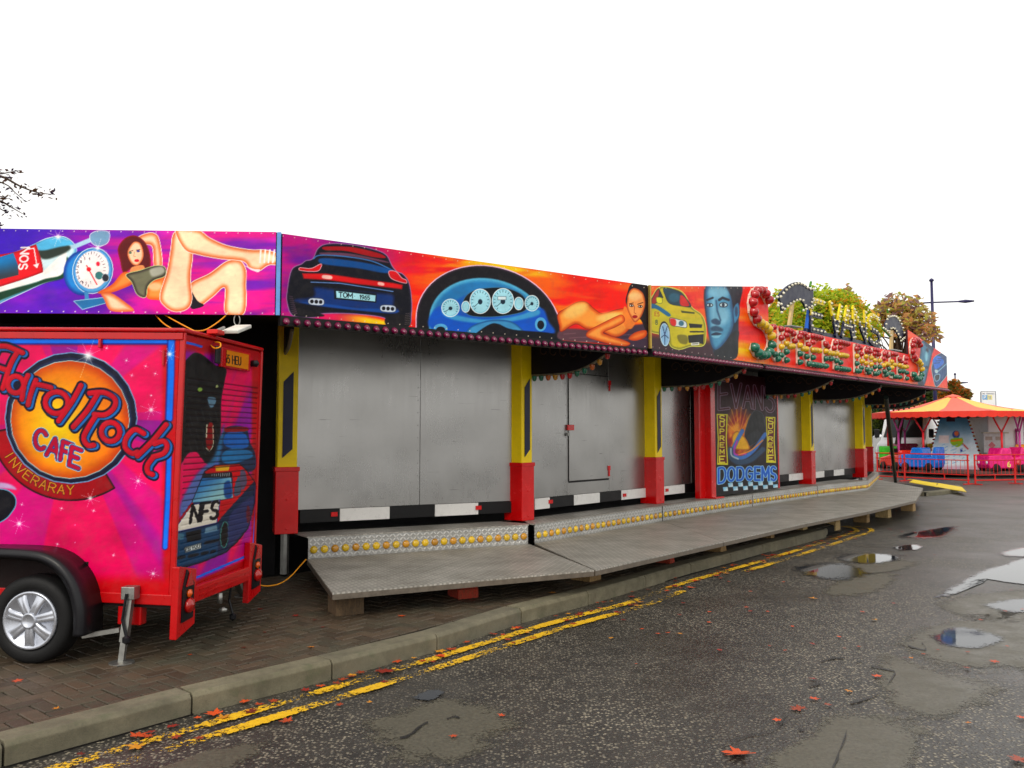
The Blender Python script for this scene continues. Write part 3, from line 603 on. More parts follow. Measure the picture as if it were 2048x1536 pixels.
    for sx, sy, r in ((645, 260, 46), (1105, 657, 22), (1240, 250, 22), (140, 1490, 22), (660, 1305, 20), (1010, 1178, 16), (1120, 1855, 14), (1000, 2050, 12), (925, 296, 6), (1065, 338, 5), (1135, 392, 5), (965, 405, 4), (1105, 552, 4), (450, 1378, 5), (685, 1395, 6), (160, 1350, 4), (780, 205, 5), (830, 1720, 5), (420, 1640, 5)):
        c.star(*m((sx, sy))[0], r)
    for gx in (150, 270):
        for gy in (1050, 1085): c.ell(gx, gy, 1.2, 1.2, (236, 130, 190))
# ---- trailer, back shutter
def art_trailer_back(c):
    x, y = c.x, c.y
    base = lerp((204, 8, 84), (134, 26, 140), sstep(.42, .62, fbm(x * 1.0 + y * .35, y * .2, 34, 60, 6))); c.c[:] = base
    frame = np.maximum(sstep(362, 354, x), sstep(500, 508, x)); c.put(np.arange(len(x)), (160, 6, 20), frame)
    c.put(np.arange(len(x)), (150, 6, 22), sstep(706, 690, y - (x - 350) * .12))
    c.line([(369, 684), (403, 693)], (24, 90, 190), 4.5); c.line([(369, 684), (367, 722)], (24, 90, 190), 4.5)
    c.fill([(360, 745), (366, 728), (384, 708), (398, 706), (414, 716), (430, 730), (452, 738), (450, 760), (443, 800), (442, 850), (440, 890), (430, 925), (414, 928), (402, 915), (392, 904), (376, 908), (362, 928), (354, 920)], (14, 14, 16), soft=2, rim=(30, 30, 34), rimw=4)
    for k in range(16): c.line([(366 + (k * 13) % 66, 800 + (k * 29) % 90), (372 + (k * 13) % 66, 822 + (k * 29) % 90)], (64, 70, 74), 1.2, soft=2.4, a=.7)
    c.ell(400, 779, 4.6, 4, (120, 150, 70)); c.ell(434, 773, 2.6, 3, (150, 160, 110)); c.fill([(416, 795), (432, 797), (428, 812), (420, 814)], (90, 120, 140), soft=2)
    c.ell(420, 872, 8, 28, (120, 8, 16), rot=4, soft=2); c.line([(414, 850), (413, 874)], (200, 195, 170), 2.4); c.line([(426, 852), (427, 890), (420, 903), (412, 896)], (200, 195, 170), 1.4)
    m = mapper(330, 900, .16922)
    c.fill([(440, 934), (436, 890), (448, 862), (462, 852), (492, 856), (500, 884), (511, 910), (508, 940), (470, 946)], (26, 44, 70), soft=2); c.fill([(448, 888), (454, 866), (488, 866), (497, 892), (470, 898)], (34, 96, 170), soft=2.5); c.fill([(446, 906), (470, 896), (500, 902), (504, 914), (470, 926), (446, 924)], (40, 110, 160), soft=3); c.fill([(452, 856), (492, 854), (494, 862), (452, 864)], (120, 16, 20))
    c.fill([(428, 912), (448, 850), (438, 930), (420, 990), (370, 1040), (360, 1010), (392, 950)], (60, 130, 180), soft=9, a=.8)
    c.fill(m((125, 890), (320, 620), (470, 250), (590, 180), (880, 162), (965, 240), (1055, 370), (1085, 440), (1060, 620), (985, 920), (860, 1080), (720, 1210), (430, 1330), (120, 1420), (92, 1300), (112, 960)), (16, 34, 62), sm=False, soft=2, line=(12, 10, 16), lw=2)
    c.fill(m((470, 260), (590, 186), (880, 168), (962, 245), (1052, 372), (900, 540), (700, 760), (612, 866), (650, 600), (800, 570), (800, 330), (500, 300)), (176, 10, 24), sm=False, soft=2); c.fill(m((600, 195), (770, 182), (750, 245), (600, 250)), (206, 160, 40), sm=False, soft=2)
    c.fill(m((480, 280), (790, 262), (800, 320), (450, 332)), (14, 14, 18), sm=False); 
    for k in range(9): c.line(m((560 + 25 * k, 275), (556 + 25 * k, 308)), (170, 175, 180), 1)
    c.fill(m((440, 336), (780, 322), (805, 560), (700, 582), (322, 620)), (46, 110, 170), sm=False, soft=2, grad=((150, 190, 190), m((440, 330))[0], m((640, 600))[0])); c.fill(m((700, 400), (770, 370), (795, 540), (710, 560)), (20, 70, 130), soft=4)
    c.fill(m((830, 400), (880, 310), (900, 500), (820, 540)), (70, 80, 100), soft=2); c.fill(m((890, 260), (940, 240), (970, 380), (910, 470)), (86, 76, 100), soft=2)
    c.fill(m((320, 646), (655, 588), (612, 862), (138, 965), (128, 918)), (214, 208, 196), sm=False, soft=2, line=(20, 40, 120), lw=1.6); c.line(m((128, 890), (322, 632)), (140, 10, 24), 4, soft=2)
    c.line(letters('NFS', m((300, 860))[0], (21, -3.6), (5, -35), .2), (12, 10, 18), 6.5)
    c.fill(m((120, 985), (440, 935), (640, 870), (645, 940), (630, 1100), (620, 1230), (430, 1310), (120, 1390)), (22, 60, 92), sm=False, soft=3); c.fill(m((245, 975), (428, 935), (430, 1065), (262, 1092)), (10, 14, 20), sm=False, soft=2); c.fill(m((478, 925), (610, 890), (625, 950), (475, 985)), (110, 140, 160), sm=False, soft=2); c.fill(m((128, 1000), (215, 990), (220, 1050), (130, 1055)), (70, 110, 130), soft=3)
    c.fill(m((232, 1152), (430, 1098), (428, 1160), (238, 1212)), (206, 214, 212), sm=False, line=(20, 30, 40)); c.line(letters('E8I HJU', m((246, 1200))[0], (5.6, -1.7), (0, -6), .2), (16, 18, 24), 1.2)
    for gx, gy, w in ((480, 1080, 150), (150, 1260, 90), (280, 1240, 110), (430, 1210, 80), (540, 1190, 60)): c.fill(m((gx, gy), (gx + w, gy - w * .2), (gx + w, gy + 30 - w * .2), (gx, gy + 36)), (12, 20, 30), soft=2)
    c.ell(*m((705, 1000))[0], 8, 26, (12, 12, 16), rot=4, line=(80, 150, 140), lw=1.2); c.fill(m((760, 800), (900, 640), (1050, 560), (1000, 850), (900, 1000), (760, 1120)), (50, 54, 100), soft=4, a=.8); c.ell(*m((985, 760))[0], 4, 18, (90, 24, 40), soft=3)
    c.line(m((158, 180), (130, 900)), (30, 100, 200), 2.4); c.line(m((98, 1400), (92, 1620)), (30, 100, 200), 2.4); c.line([(349, 1174), (505, 1107)], (30, 100, 206), 4.4); c.line([(505, 1108), (512, 1000), (516, 900)], (30, 100, 206), 2.4)
    c.put(np.arange(len(x)), (150, 5, 18), sstep(0, 5, y - (1178 - (x - 349) * .43)))
def art_plate(c):
    c.c[:] = (196, 122, 18)  # yellow plate painted a darker orange, shade put into the colour
    c.line(letters('E55 HEU', (444.5, 724), (6.5, 1.15), (0, -16), .22), (20, 14, 12), 2.0)
# ------------------------------------------------------------------ ground: road, pavement, kerb, markings, puddles
ZP, ZF, ZD = 0.13, 0.615, 0.377                    # pavement, upper floor of the ride, lower walkway
def road_material():
    t = NT('wet_asphalt'); co = t.world_pos()
    vo = t.new('ShaderNodeTexVoronoi'); vo.inputs['Scale'].default_value = 46; t.link(co, vo.inputs['Vector'])
    vo2 = t.new('ShaderNodeTexVoronoi'); vo2.inputs['Scale'].default_value = 130; t.link(co, vo2.inputs['Vector'])
    chip = t.rng(vo.outputs['Distance'], .26, .52, 1, 0)
    big = t.noise(co, .55, 4, .55); mid = t.noise(co, 3.2, 6, .65); fine = t.noise(co, 35, 5, .7)
    sel = t.new('ShaderNodeSeparateColor'); t.link(vo.outputs['Color'], sel.inputs[0])
    pale = t.math('MULTIPLY', chip, t.rng(sel.outputs[0], .25, .8, 0, 1))
    pale = t.math('MULTIPLY', pale, t.rng(big, .38, .62, .22, .95))
    tar = t.mix(t.rng(mid, .3, .7, 0, 1), (.015, .0135, .0115, 1), (.046, .041, .034, 1))
    col = t.mix(pale, tar, (.34, .295, .215, 1))
    sel2 = t.new('ShaderNodeSeparateColor'); t.link(vo2.outputs['Color'], sel2.inputs[0])
    col = t.mix(t.math('MULTIPLY', t.rng(sel2.outputs[1], .93, .98, 0, .8), t.rng(vo2.outputs['Distance'], .2, .4, 1, 0)), col, (.5, .46, .4, 1))
    dark = t.rng(t.noise(co, 1.3, 7, .7), .56, .72, 0, .62)
    col = t.mix(dark, col, (.012, .012, .0115, 1))
    t.set(Base_Color=col, Roughness=t.rng(t.math('ADD', big, t.math('MULTIPLY', fine, .35)), .5, .9, .30, .56)); t.b.inputs['Specular IOR Level'].default_value = .55
    h = t.math('ADD', t.math('MULTIPLY', chip, .7), t.math('MULTIPLY', fine, .5)); t.bump(h, .75, .006)
    return t.m
ROAD = road_material()
rb = MB(); g = 24
xs = np.concatenate([[-400, -150, -60], np.linspace(-30, 40, g), [70, 160, 420]]); ys = np.concatenate([[-60, -20], np.linspace(-6, 70, g), [110, 220, 700]])
rb.add([(x, y, 0) for y in ys for x in xs], [(j * len(xs) + i, j * len(xs) + i + 1, (j + 1) * len(xs) + i + 1, (j + 1) * len(xs) + i) for j in range(len(ys) - 1) for i in range(len(xs) - 1)])
tag(rb.build('road', ROAD), kind='structure')
# thin irregular sheets: patches, puddles, painted lines
def sheet_material(name, kind):
    t = NT(name); co = t.world_pos(); at = t.new('ShaderNodeAttribute', attribute_name='fade')
    f = at.outputs['Fac']; n = t.noise(co, {'patch': 4.0, 'water': 4.5, 'line': 38.0}[kind], 8, .72); n2 = t.noise(co, 45, 6, .7)
    if kind == 'patch':
        vo = t.new('ShaderNodeTexVoronoi'); vo.inputs['Scale'].default_value = 150; t.link(co, vo.inputs['Vector'])
        col = t.mix(t.rng(n2, .35, .7, 0, 1), (.062, .056, .040, 1), (.130, .118, .084, 1)); col = t.mix(t.rng(vo.outputs['Distance'], .1, .35, .4, 0), col, (.17, .16, .14, 1))
        t.set(Base_Color=col, Roughness=t.rng(n, .3, .7, .30, .6)); t.bump(n2, .35, .003)
        mask = t.rng(t.math('ADD', f, t.math('ADD', t.math('MULTIPLY', t.math('SUBTRACT', n, .5), 2.4), t.math('MULTIPLY', t.math('SUBTRACT', n2, .5), 1.2))), .12, .55, 0, .9)
    elif kind == 'water':
        t.set(Base_Color=(.016, .020, .028, 1), Roughness=t.rng(f, .2, .8, .16, .02)); t.b.inputs['IOR'].default_value = 1.33; t.b.inputs['Specular IOR Level'].default_value = .5
        t.bump(t.noise(co, 22, 3), .03, .004)
        mask = t.rng(t.math('ADD', f, t.math('ADD', t.math('MULTIPLY', t.math('SUBTRACT', n, .5), 2.0), t.math('MULTIPLY', t.math('SUBTRACT', n2, .5), 1.8))), .24, .50, 0, 1)
    else:
        col = t.mix(t.rng(n2, .35, .7, 0, 1), (.66, .36, .006, 1), (.88, .55, .012, 1))
        t.set(Base_Color=col, Roughness=.5); t.bump(n2, .5, .003)
        wear = t.noise(co, 1.6, 3, .5); thr = t.rng(wear, .30, .64, .36, .60)
        mask = t.math('GREATER_THAN', t.math('ADD', t.math('MULTIPLY', t.math('SUBTRACT', f, 1.0), .35), n), thr)
    tr = t.new('ShaderNodeBsdfTransparent'); mx = t.new('ShaderNodeMixShader')
    t.link(mask, mx.inputs[0]); t.link(tr.outputs[0], mx.inputs[1]); t.link(t.b.outputs[0], mx.inputs[2]); t.link(mx.outputs[0], t.out.inputs['Surface'])
    return t.m
PATCH, WATER, LINE = sheet_material('smooth_repair_asphalt', 'patch'), sheet_material('puddle_water', 'water'), sheet_material('worn_yellow_paint', 'line')
def sheet(name, outline, z, mat, grow=1.1):
    P = [onz(*p, z) for p in spline(outline, True, 5)]; c = sum(P, Vector()) / len(P); n = len(P); vs, fd, fs = [], [], []
    for k, (s, f) in enumerate(((grow * 1.14, 0.0), (grow * .92, .36), (grow * .70, .75), (grow * .35, 1.0))):
        vs += [c + (p - c) * s for p in P]; fd += [f] * n
    for k in range(3): fs += [(k * n + i, k * n + (i + 1) % n, (k + 1) * n + (i + 1) % n, (k + 1) * n + i) for i in range(n)]
    fs.append(tuple(range(3 * n, 4 * n)))
    mb = MB().add(vs, fs); me, cc = mb.mesh(name, mat)
    if me.polygons[0].normal.z < 0: me.flip_normals()
    a = me.attributes.new('fade', 'FLOAT', 'POINT'); a.data.foreach_set('value', fd)
    return tag(put(name, me, cc), kind='structure')
for i, o in enumerate([
    [(752, 1448), (800, 1430), (870, 1405), (930, 1404), (990, 1430), (1022, 1456), (960, 1490), (880, 1518), (800, 1508)],
    [(1765, 1330), (1800, 1318), (1870, 1345), (1990, 1372), (1905, 1422), (1850, 1428), (1780, 1400)],
    [(1530, 1545), (1600, 1490), (1690, 1428), (1760, 1440), (1835, 1460), (1825, 1500), (1800, 1560), (1650, 1600)],
    [(1812, 1292), (1850, 1258), (1950, 1238), (2080, 1228), (2080, 1322), (1950, 1332), (1880, 1322)],
    [(1655, 1182), (1700, 1156), (1785, 1148), (1765, 1176), (1700, 1192)],
    [(1700, 1134), (1760, 1120), (1830, 1126), (1790, 1140), (1730, 1146)],
    [(1890, 1210), (1950, 1190), (2080, 1185), (2080, 1230), (1960, 1236)],
    [(100, 1560), (300, 1540), (420, 1500), (520, 1490), (470, 1530), (300, 1580)]]):
    sheet('road_patch', o, .004, PATCH)
for o in ([(1915, 1172), (1955, 1148), (2010, 1130), (2100, 1105), (2100, 1168), (2020, 1164), (1960, 1158), (1925, 1182), (1885, 1190)],
          [(1872, 1272), (1930, 1256), (1995, 1276), (1960, 1292), (1900, 1290)], [(1980, 1208), (2090, 1196), (2090, 1222), (2010, 1220)],
          [(1596, 1136), (1640, 1129), (1695, 1130), (1728, 1145), (1690, 1157), (1640, 1154)], [(1680, 1116), (1720, 1107), (1795, 1112), (1772, 1123), (1720, 1125)],
          [(1792, 1094), (1825, 1089), (1842, 1093), (1832, 1099), (1800, 1099)], [(1806, 1069), (1860, 1059), (1904, 1054), (1880, 1073), (1820, 1075)],
          [(2008, 1104), (2100, 1086), (2100, 1110), (2030, 1112)], [(830, 1395), (860, 1380), (890, 1384), (860, 1398)]):
    sheet('puddle', o, .008, WATER, 1.16)
CRACK = sheet_material('tar_crack', 'patch'); CRACK.node_tree.nodes['Principled BSDF'].inputs['Base Color'].links and CRACK.node_tree.links.remove(CRACK.node_tree.nodes['Principled BSDF'].inputs['Base Color'].links[0])
CRACK.node_tree.nodes['Principled BSDF'].inputs['Base Color'].default_value = (.008, .0075, .007, 1)
def crack(pts, w):
    L = spline(pts, False, 3); up = [(x, y - w * (.4 + .6 * random.random())) for x, y in L]; dn = [(x + random.uniform(-3, 3), y + w * (.4 + .6 * random.random())) for x, y in L[::-1]]
    P = [onz(*p, .0105) for p in up + dn]; n = len(L); mb = MB().add(P, [(i, i + 1, 2 * n - 2 - i, 2 * n - 1 - i) for i in range(n - 1)]); me, cc = mb.mesh('road_crack', CRACK)
    if me.polygons[0].normal.z < 0: me.flip_normals()
    me.attributes.new('fade', 'FLOAT', 'POINT').data.foreach_set('value', [.75] * (2 * n)); tag(put('road_crack', me, cc), kind='structure')
for pts, w in (([(1445, 1492), (1490, 1472), (1530, 1465), (1558, 1452), (1572, 1428)], 4), ([(1642, 1322), (1665, 1316), (1690, 1315)], 4), ([(1742, 1332), (1770, 1338), (1788, 1342)], 4), ([(1712, 1322), (1728, 1324)], 3), ([(800, 1476), (822, 1468), (840, 1452), (856, 1444)], 7), ([(893, 1438), (910, 1432), (920, 1436)], 5), ([(1596, 1456), (1616, 1462)], 4), ([(1664, 1536), (1680, 1500), (1694, 1460)], 9), ([(1790, 1345), (1760, 1385), (1700, 1405)], 5), ([(1620, 1372), (1640, 1366)], 4), ([(1815, 1290), (1850, 1300), (1845, 1285)], 3)): crack(pts, w * .5)
KERB = [(-310, 1585), (8, 1486), (385, 1388), (665, 1322), (875, 1270), (1043, 1218), (1177, 1184), (1292, 1152), (1382, 1127), (1462, 1107), (1526, 1090), (1592, 1074), (1650, 1060)]
KP = [onz(*p, ZP) for p in KERB]
KB = np.array([KP[2].x, KP[2].y]); KD = np.array([KP[9].x - KP[2].x, KP[9].y - KP[2].y]); KL = np.linalg.norm(KD); KD /= KL; KN = np.array([-KD[1], KD[0]])   # along the kerb, and away from the road
def yellow_line(offset, s0, s1, hook):
    pts = [(s, offset + .02 * math.sin(s * .9) + (.10 * math.exp(-((s - 4.6) / .8) ** 2))) for s in np.arange(s0, s1, .12)]
    if hook:
        e = pts[-1]; pts += [(e[0] + .9 * math.sin(a), e[1] - hook * (1 - math.cos(a))) for a in np.linspace(.15, 2.3, 14)]
    n = len(pts); vs, fd, fs = [], [], []
    for k in range(n):
        a, b = np.array(pts[max(k - 1, 0)]), np.array(pts[min(k + 1, n - 1)]); d = (b - a) / np.linalg.norm(b - a); nn = np.array([-d[1], d[0]])
        for q, f in ((-.072, 0), (-.042, 1), (.042, 1), (.072, 0)):
            s, o = np.array(pts[k]) + nn * q; P = KB + KD * s - KN * o; vs.append((P[0], P[1], .0)); fd.append(f)
    for k in range(n - 1): fs += [(4 * k + j, 4 * k + j + 1, 4 * k + 5 + j, 4 * k + 4 + j) for j in range(3)]
    mb = MB().add([(x, y, .012) for x, y, z in vs], fs); me, cc = mb.mesh('yellow_line', LINE)
    if me.polygons[0].normal.z < 0: me.flip_normals()
    me.attributes.new('fade', 'FLOAT', 'POINT').data.foreach_set('value', [float(f) for f in fd])
    tag(put('yellow_line', me, cc), kind='structure')
yellow_line(.24, -2.6, 12.4, .45); yellow_line(.44, -2.6, 5.6, 0); yellow_line(.44, 7.2, 12.6, .45)
# pavement slab, kerb stones, block paving
GROUT = M('paving_joint_sand', (20, 18, 14), .9, vs=12, bump=.6)
def kerbfoot(s, o): P = KB + KD * s + KN * o; return (P[0], P[1])
slab = [kerbfoot(-4, .10), kerbfoot(12.3, .10), kerbfoot(13.2, .8), kerbfoot(13.4, 1.8), kerbfoot(11.5, 9), kerbfoot(-2, 14), kerbfoot(-9, 10), kerbfoot(-9, .1)]
PAVE = tag(MB().prism([(x, y, -.05) for x, y in slab], (0, 0, ZP + .05 - .012)).build('pavement', GROUT), kind='structure')
def concrete():
    t = NT('kerb_concrete'); co = t.world_pos(); n = t.noise(co, 4, 7, .7); f = t.noise(co, 120, 4, .6); oi = t.new('ShaderNodeObjectInfo')
    c = t.mix(t.rng(n, .3, .7, 0, 1), (.085, .074, .042, 1), (.215, .190, .120, 1)); c = t.mix(t.rng(f, .55, .7, 0, .55), c, (.06, .06, .045, 1)); c = t.mix(t.rng(t.noise(co, 9, 6), .54, .7, 0, .5), c, (.07, .085, .035, 1))
    c = t.mix(t.rng(oi.outputs['Random'], 0, 1, 0, .3), c, (.10, .095, .08, 1)); t.set(Base_Color=c, Roughness=.85); t.bump(f, .6, .004); return t.m
CONC = concrete()
kerb = tag(MB().prism([(*kerbfoot(-4.4, -.0), -.08), (*kerbfoot(12.4, .0), -.08), (*kerbfoot(12.4, .1), -.08), (*kerbfoot(-4.4, .1), -.08)], (0, 0, .09)).build('kerb', GROUT), kind='structure')
def kerb_stone(A, B, hA=ZP + .006, hB=ZP + .006, w=.185):
    d = (B - A); d.z = 0; d.normalize(); n = Vector((-d.y, d.x, 0)); A, B = A + d * .006, B - d * .006
    pr = lambda h: [(0, -.04), (0, h - .028), (.022, h), (w, h), (w, -.04)]
    vs = [A * 1 + n * q + Vector((0, 0, z - A.z)) for q, z in pr(hA)] + [B + n * q + Vector((0, 0, z - B.z)) for q, z in pr(hB)]
    MB().add(vs, [(4, 3, 2, 1, 0), (5, 6, 7, 8, 9)] + [(i, (i + 1) % 5, 5 + (i + 1) % 5, 5 + i) for i in range(5)]).build('kerb_stone', CONC, kerb, bevel=.006)
for a, b in zip(KP[:-1], KP[1:]): kerb_stone(a, b)
P_end = KP[-1]; prev = P_end; ang0 = math.atan2(KD[1], KD[0])
for k in range(4):                                  # the quadrant that turns in under the ride
    a = ang0 + math.radians(14 + 24 * k); nx = prev + Vector((math.cos(a), math.sin(a), 0)) * .55; kerb_stone(prev, nx, ZP - .02 * k, ZP - .02 * (k + 1)); prev = nx
fk = [onz(*p, .12) for p in ((1852, 984), (1886, 981), (1914, 977), (1921, 970))]
far_kerb = tag(MB().prism([fk[0] * 1 - Vector((0, 0, .2)), fk[2] - Vector((0, 0, .2)), fk[2] + Vector((-.5, 4, -.2)), fk[0] + Vector((-2.5, 4, -.2))], (0, 0, .19)).build('far_pavement', GROUT), kind='structure')
for a, b in zip(fk[:-1], fk[1:]): kerb_stone(a, b, .12, .12)
def paver_mat(name, island):
    t = NT(name); co = t.world_pos(); n = t.noise(co, 3.5, 6, .7); f = t.noise(co, 140, 4, .65)
    r = t.new('ShaderNodeNewGeometry').outputs['Random Per Island'] if island else t.new('ShaderNodeObjectInfo').outputs['Random']
    c = t.mix(r, (.042, .027, .015, 1), (.088, .058, .034, 1)); c = t.mix(t.rng(n, .42, .68, 0, .7), c, (.045, .048, .028, 1)); c = t.mix(t.rng(f, .55, .72, 0, .6), c, (.20, .18, .13, 1))
    t.set(Base_Color=c, Roughness=t.rng(n, .3, .7, .45, .75)); t.bump(f, .5, .003); return t.m
PV, PVS = paver_mat('paving_block_clay', False), paver_mat('paving_block_clay_rest', True)
def paver_shape(mb, c, a, b, L, W, h=ZP):            # chamfered block: centre, long axis, short axis
    for_top = [(-1, -1), (1, -1), (1, 1), (-1, 1)]; vs = []
    for (z, q) in ((h - .03, 0), (h - .006, 0), (h, .004)):
        vs += [Vector((c[0], c[1], z)) + a * (sx * (L / 2 - q)) + b * (sy * (W / 2 - q)) for sx, sy in for_top]
    mb.add(vs, [(8, 9, 10, 11)] + [(r * 4 + i, r * 4 + (i + 1) % 4, r * 4 + 4 + (i + 1) % 4, r * 4 + 4 + i) for r in range(2) for i in range(4)])
spots = []; rest = MB()
ka, kb_ = Vector((KD[0], KD[1], 0)), Vector((KN[0], KN[1], 0)); U = .1035
for i in range(-40, 118):
    for j in range(0, 30):
        k = (i - j) % 4
        if k == 0: s, o, along = (i + 1) * U, (j + .5) * U, True
        elif k == 2 and j >= 1: s, o, along = (i + .5) * U, j * U, False
        elif k == 2 and j == 0: s, o, along = (i + .5) * U, .5 * U, None
        else: continue
        P = KB + KD * s + KN * (o + .135)
        if P[1] < 2.5: continue
        if along is None: paver_shape(rest, P, ka, kb_, .098, .098, ZP); continue
        spots.append((P, along))
def dist(sp): return np.hypot(sp[0][0], sp[0][1])
def seen(sp):
    px, py = project(np.array([[sp[0][0], sp[0][1], ZP]])); return -30 < px[0] < 2080 and py[0] < 1560
spots.sort(key=dist); vis = [s for s in spots if seen(s)]; near_ids = set(id(s) for s in vis[:300])
pm = MB(); paver_shape(pm, (0, 0), Vector((1, 0, 0)), Vector((0, 1, 0)), .196, .093, 0); pme, _ = pm.mesh('paver', PV, center=False)
a0 = math.atan2(KD[1], KD[0])
for s in spots:
    P, al = s; dz = random.uniform(-.003, .002)
    if id(s) in near_ids: put('paver', pme, (P[0], P[1], ZP + dz), PAVE, (random.gauss(0, .008), random.gauss(0, .008), a0 + (0 if al else PI / 2) + random.gauss(0, .008)))
    else: paver_shape(rest, P, ka if al else kb_, kb_ if al else ka, .196, .093, ZP + dz)
tag(rest.build('paver', PVS, PAVE), kind='stuff')
# ------------------------------------------------------------------ the dodgem ride
YEL = M('yellow_textured_paint', (250, 216, 4), .4, var=.08, bump=.3, bs=220, dirt=.08); RED = M('red_gloss_paint', (212, 6, 10), .22, coat=.4, var=.1, dirt=.12); NAVY = M('navy_paint', (20, 26, 58), .4)
BLACK = M('black_paint', (13, 12, 14), .5); WHITE = M('white_paint', (232, 230, 226), .45, var=.06, dirt=.25); DARK = M('unlit_interior', (9, 9, 12), .85, vs=2); SOFF = M('soffit_board', (14, 9, 11), .6, vs=2)  # DARK: near-black colour carries the shade of the ride's interior
LBLUE = M('pale_blue_trim', (96, 150, 214), .35); STEEL = M('galvanised_steel', (150, 150, 146), .4, .85, vs=14); BACKB = M('board_back', (60, 20, 30), .7)
def aluminium():
    t = NT('aluminium_sheet'); co = t.world_pos(); n = t.noise(co, 1.3, 6, .65); st = t.noise(co, 26, 6, .7, (1, 1, .05)); sp = t.noise(co, 5, 8, .75); oi = t.new('ShaderNodeObjectInfo')
    c = t.mix(t.rng(n, .3, .7, 0, 1), (.36, .355, .345, 1), (.44, .432, .42, 1)); c = t.mix(t.rng(sp, .64, .80, 0, .12), c, (.22, .205, .18, 1)); c = t.mix(t.rng(st, .50, .75, 0, .07), c, (.28, .27, .25, 1))
    wv = t.noise(co, 3.3, 2, .5, (1, 1, 9)); scr = t.math('MULTIPLY', t.rng(t.noise(co, 2.0, 2, .5, (1, 1, 30)), .69, .72, 0, 1), t.rng(wv, .55, .6, 0, .7)); c = t.mix(scr, c, (.1, .095, .09, 1))
    c = t.mix(t.rng(oi.outputs['Random'], 0, 1, 0, .18), c, (.3, .3, .31, 1))
    t.set(Base_Color=c, Metallic=.92, Roughness=t.rng(t.math('ADD', n, t.math('MULTIPLY', st, .4)), .5, .9, .24, .36)); t.bump(t.noise(co, 1.7, 0), .24, .05); return t.m
ALU = aluminium()
def chequer(name, scale, bright, dirty):
    t = NT(name); co = t.coord('UV'); mp = t.new('ShaderNodeMapping'); mp.inputs['Scale'].default_value = (scale, scale, 1); t.link(co, mp.inputs['Vector'])
    def lug(rot, off):
        m2 = t.new('ShaderNodeMapping'); m2.inputs['Rotation'].default_value = (0, 0, rot); m2.inputs['Location'].default_value = off; t.link(mp.outputs[0], m2.inputs['Vector'])
        fr = t.new('ShaderNodeVectorMath', operation='FRACTION'); t.link(m2.outputs[0], fr.inputs[0]); sb = t.new('ShaderNodeVectorMath', operation='SUBTRACT'); t.link(fr.outputs[0], sb.inputs[0]); sb.inputs[1].default_value = (.5, .5, 0)
        ml = t.new('ShaderNodeVectorMath', operation='MULTIPLY'); t.link(sb.outputs[0], ml.inputs[0]); ml.inputs[1].default_value = (1.0, 2.6, 0); ln = t.new('ShaderNodeVectorMath', operation='LENGTH'); t.link(ml.outputs[0], ln.inputs[0])
        return t.rng(ln.outputs['Value'], .30, .52, 1, 0)
    h = t.math('MAXIMUM', lug(PI / 4, (0, 0, 0)), lug(-PI / 4, (.5, .5, 0))); wp = t.world_pos(); n = t.noise(wp, 2.2, 7, .7); gr = t.noise(wp, 30, 6, .7)
    base = t.mix(h, tuple(.62 * b for b in bright) + (1,), tuple(bright) + (1,)); base = t.mix(t.rng(n, .38, .62, dirty * .25, dirty * 1.25), base, (.10, .085, .06, 1)); base = t.mix(t.rng(gr, .55, .75, 0, .4), base, (.06, .055, .045, 1))
    t.set(Base_Color=base, Metallic=.55, Roughness=t.rng(n, .3, .7, .38, .6)); t.bump(h, .8, .006); return t.m
PLATE_D, PLATE_R = chequer('deck_chequer_plate', 15.0, (.64, .61, .55), .36), chequer('riser_chequer_plate', 17.0, (.66, .66, .64), .22)
def uv_planar(o, ax, ay):
    me = o.data; uv = me.uv_layers.new(name='UVMap'); ax, ay = Vector(ax), Vector(ay)
    for l in me.loops:
        p = me.vertices[l.vertex_index].co; uv.data[l.index].uv = (p.dot(ax), p.dot(ay))
GLASS = {}
def cap(name, c, rough=.18):                         # coloured plastic lamp cap
    t = NT('lamp_cap_' + name); oi = t.new('ShaderNodeObjectInfo'); col = tuple(float(q) for q in lin(c))
    t.set(Base_Color=t.mix(t.rng(oi.outputs['Random'], 0, 1, 0, .55), col + (1,), tuple(q * .55 for q in col) + (1,)), Roughness=rough); t.b.inputs['Transmission Weight'].default_value = .15; t.b.inputs['Coat Weight'].default_value = .5; t.bump(t.noise(t.coord(), 60, 2), .3, .004)
    GLASS[name] = t.m
for nm, c in (('red', (196, 8, 20)), ('yellow', (240, 196, 10)), ('green', (8, 112, 84)), ('magenta', (120, 8, 66)), ('amber', (214, 150, 20)), ('white', (246, 240, 214)), ('orange', (206, 96, 10))): cap(nm, c)
def dome_mesh(col, r, h, n=10):                      # faceted cap on a small collar, axis +Z
    me, _ = MB().lathe([(r * 1.05, 0), (r * 1.05, h * .15), (r * .98, h * .4), (r * .8, h * .72), (r * .45, h * .95), (0, h)], (0, 0, 0), (0, 0, 1), n).mesh('lamp_cap', GLASS[col], True, center=False); return me
def aim(n): return Vector(n).to_track_quat('Z', 'Y').to_euler()
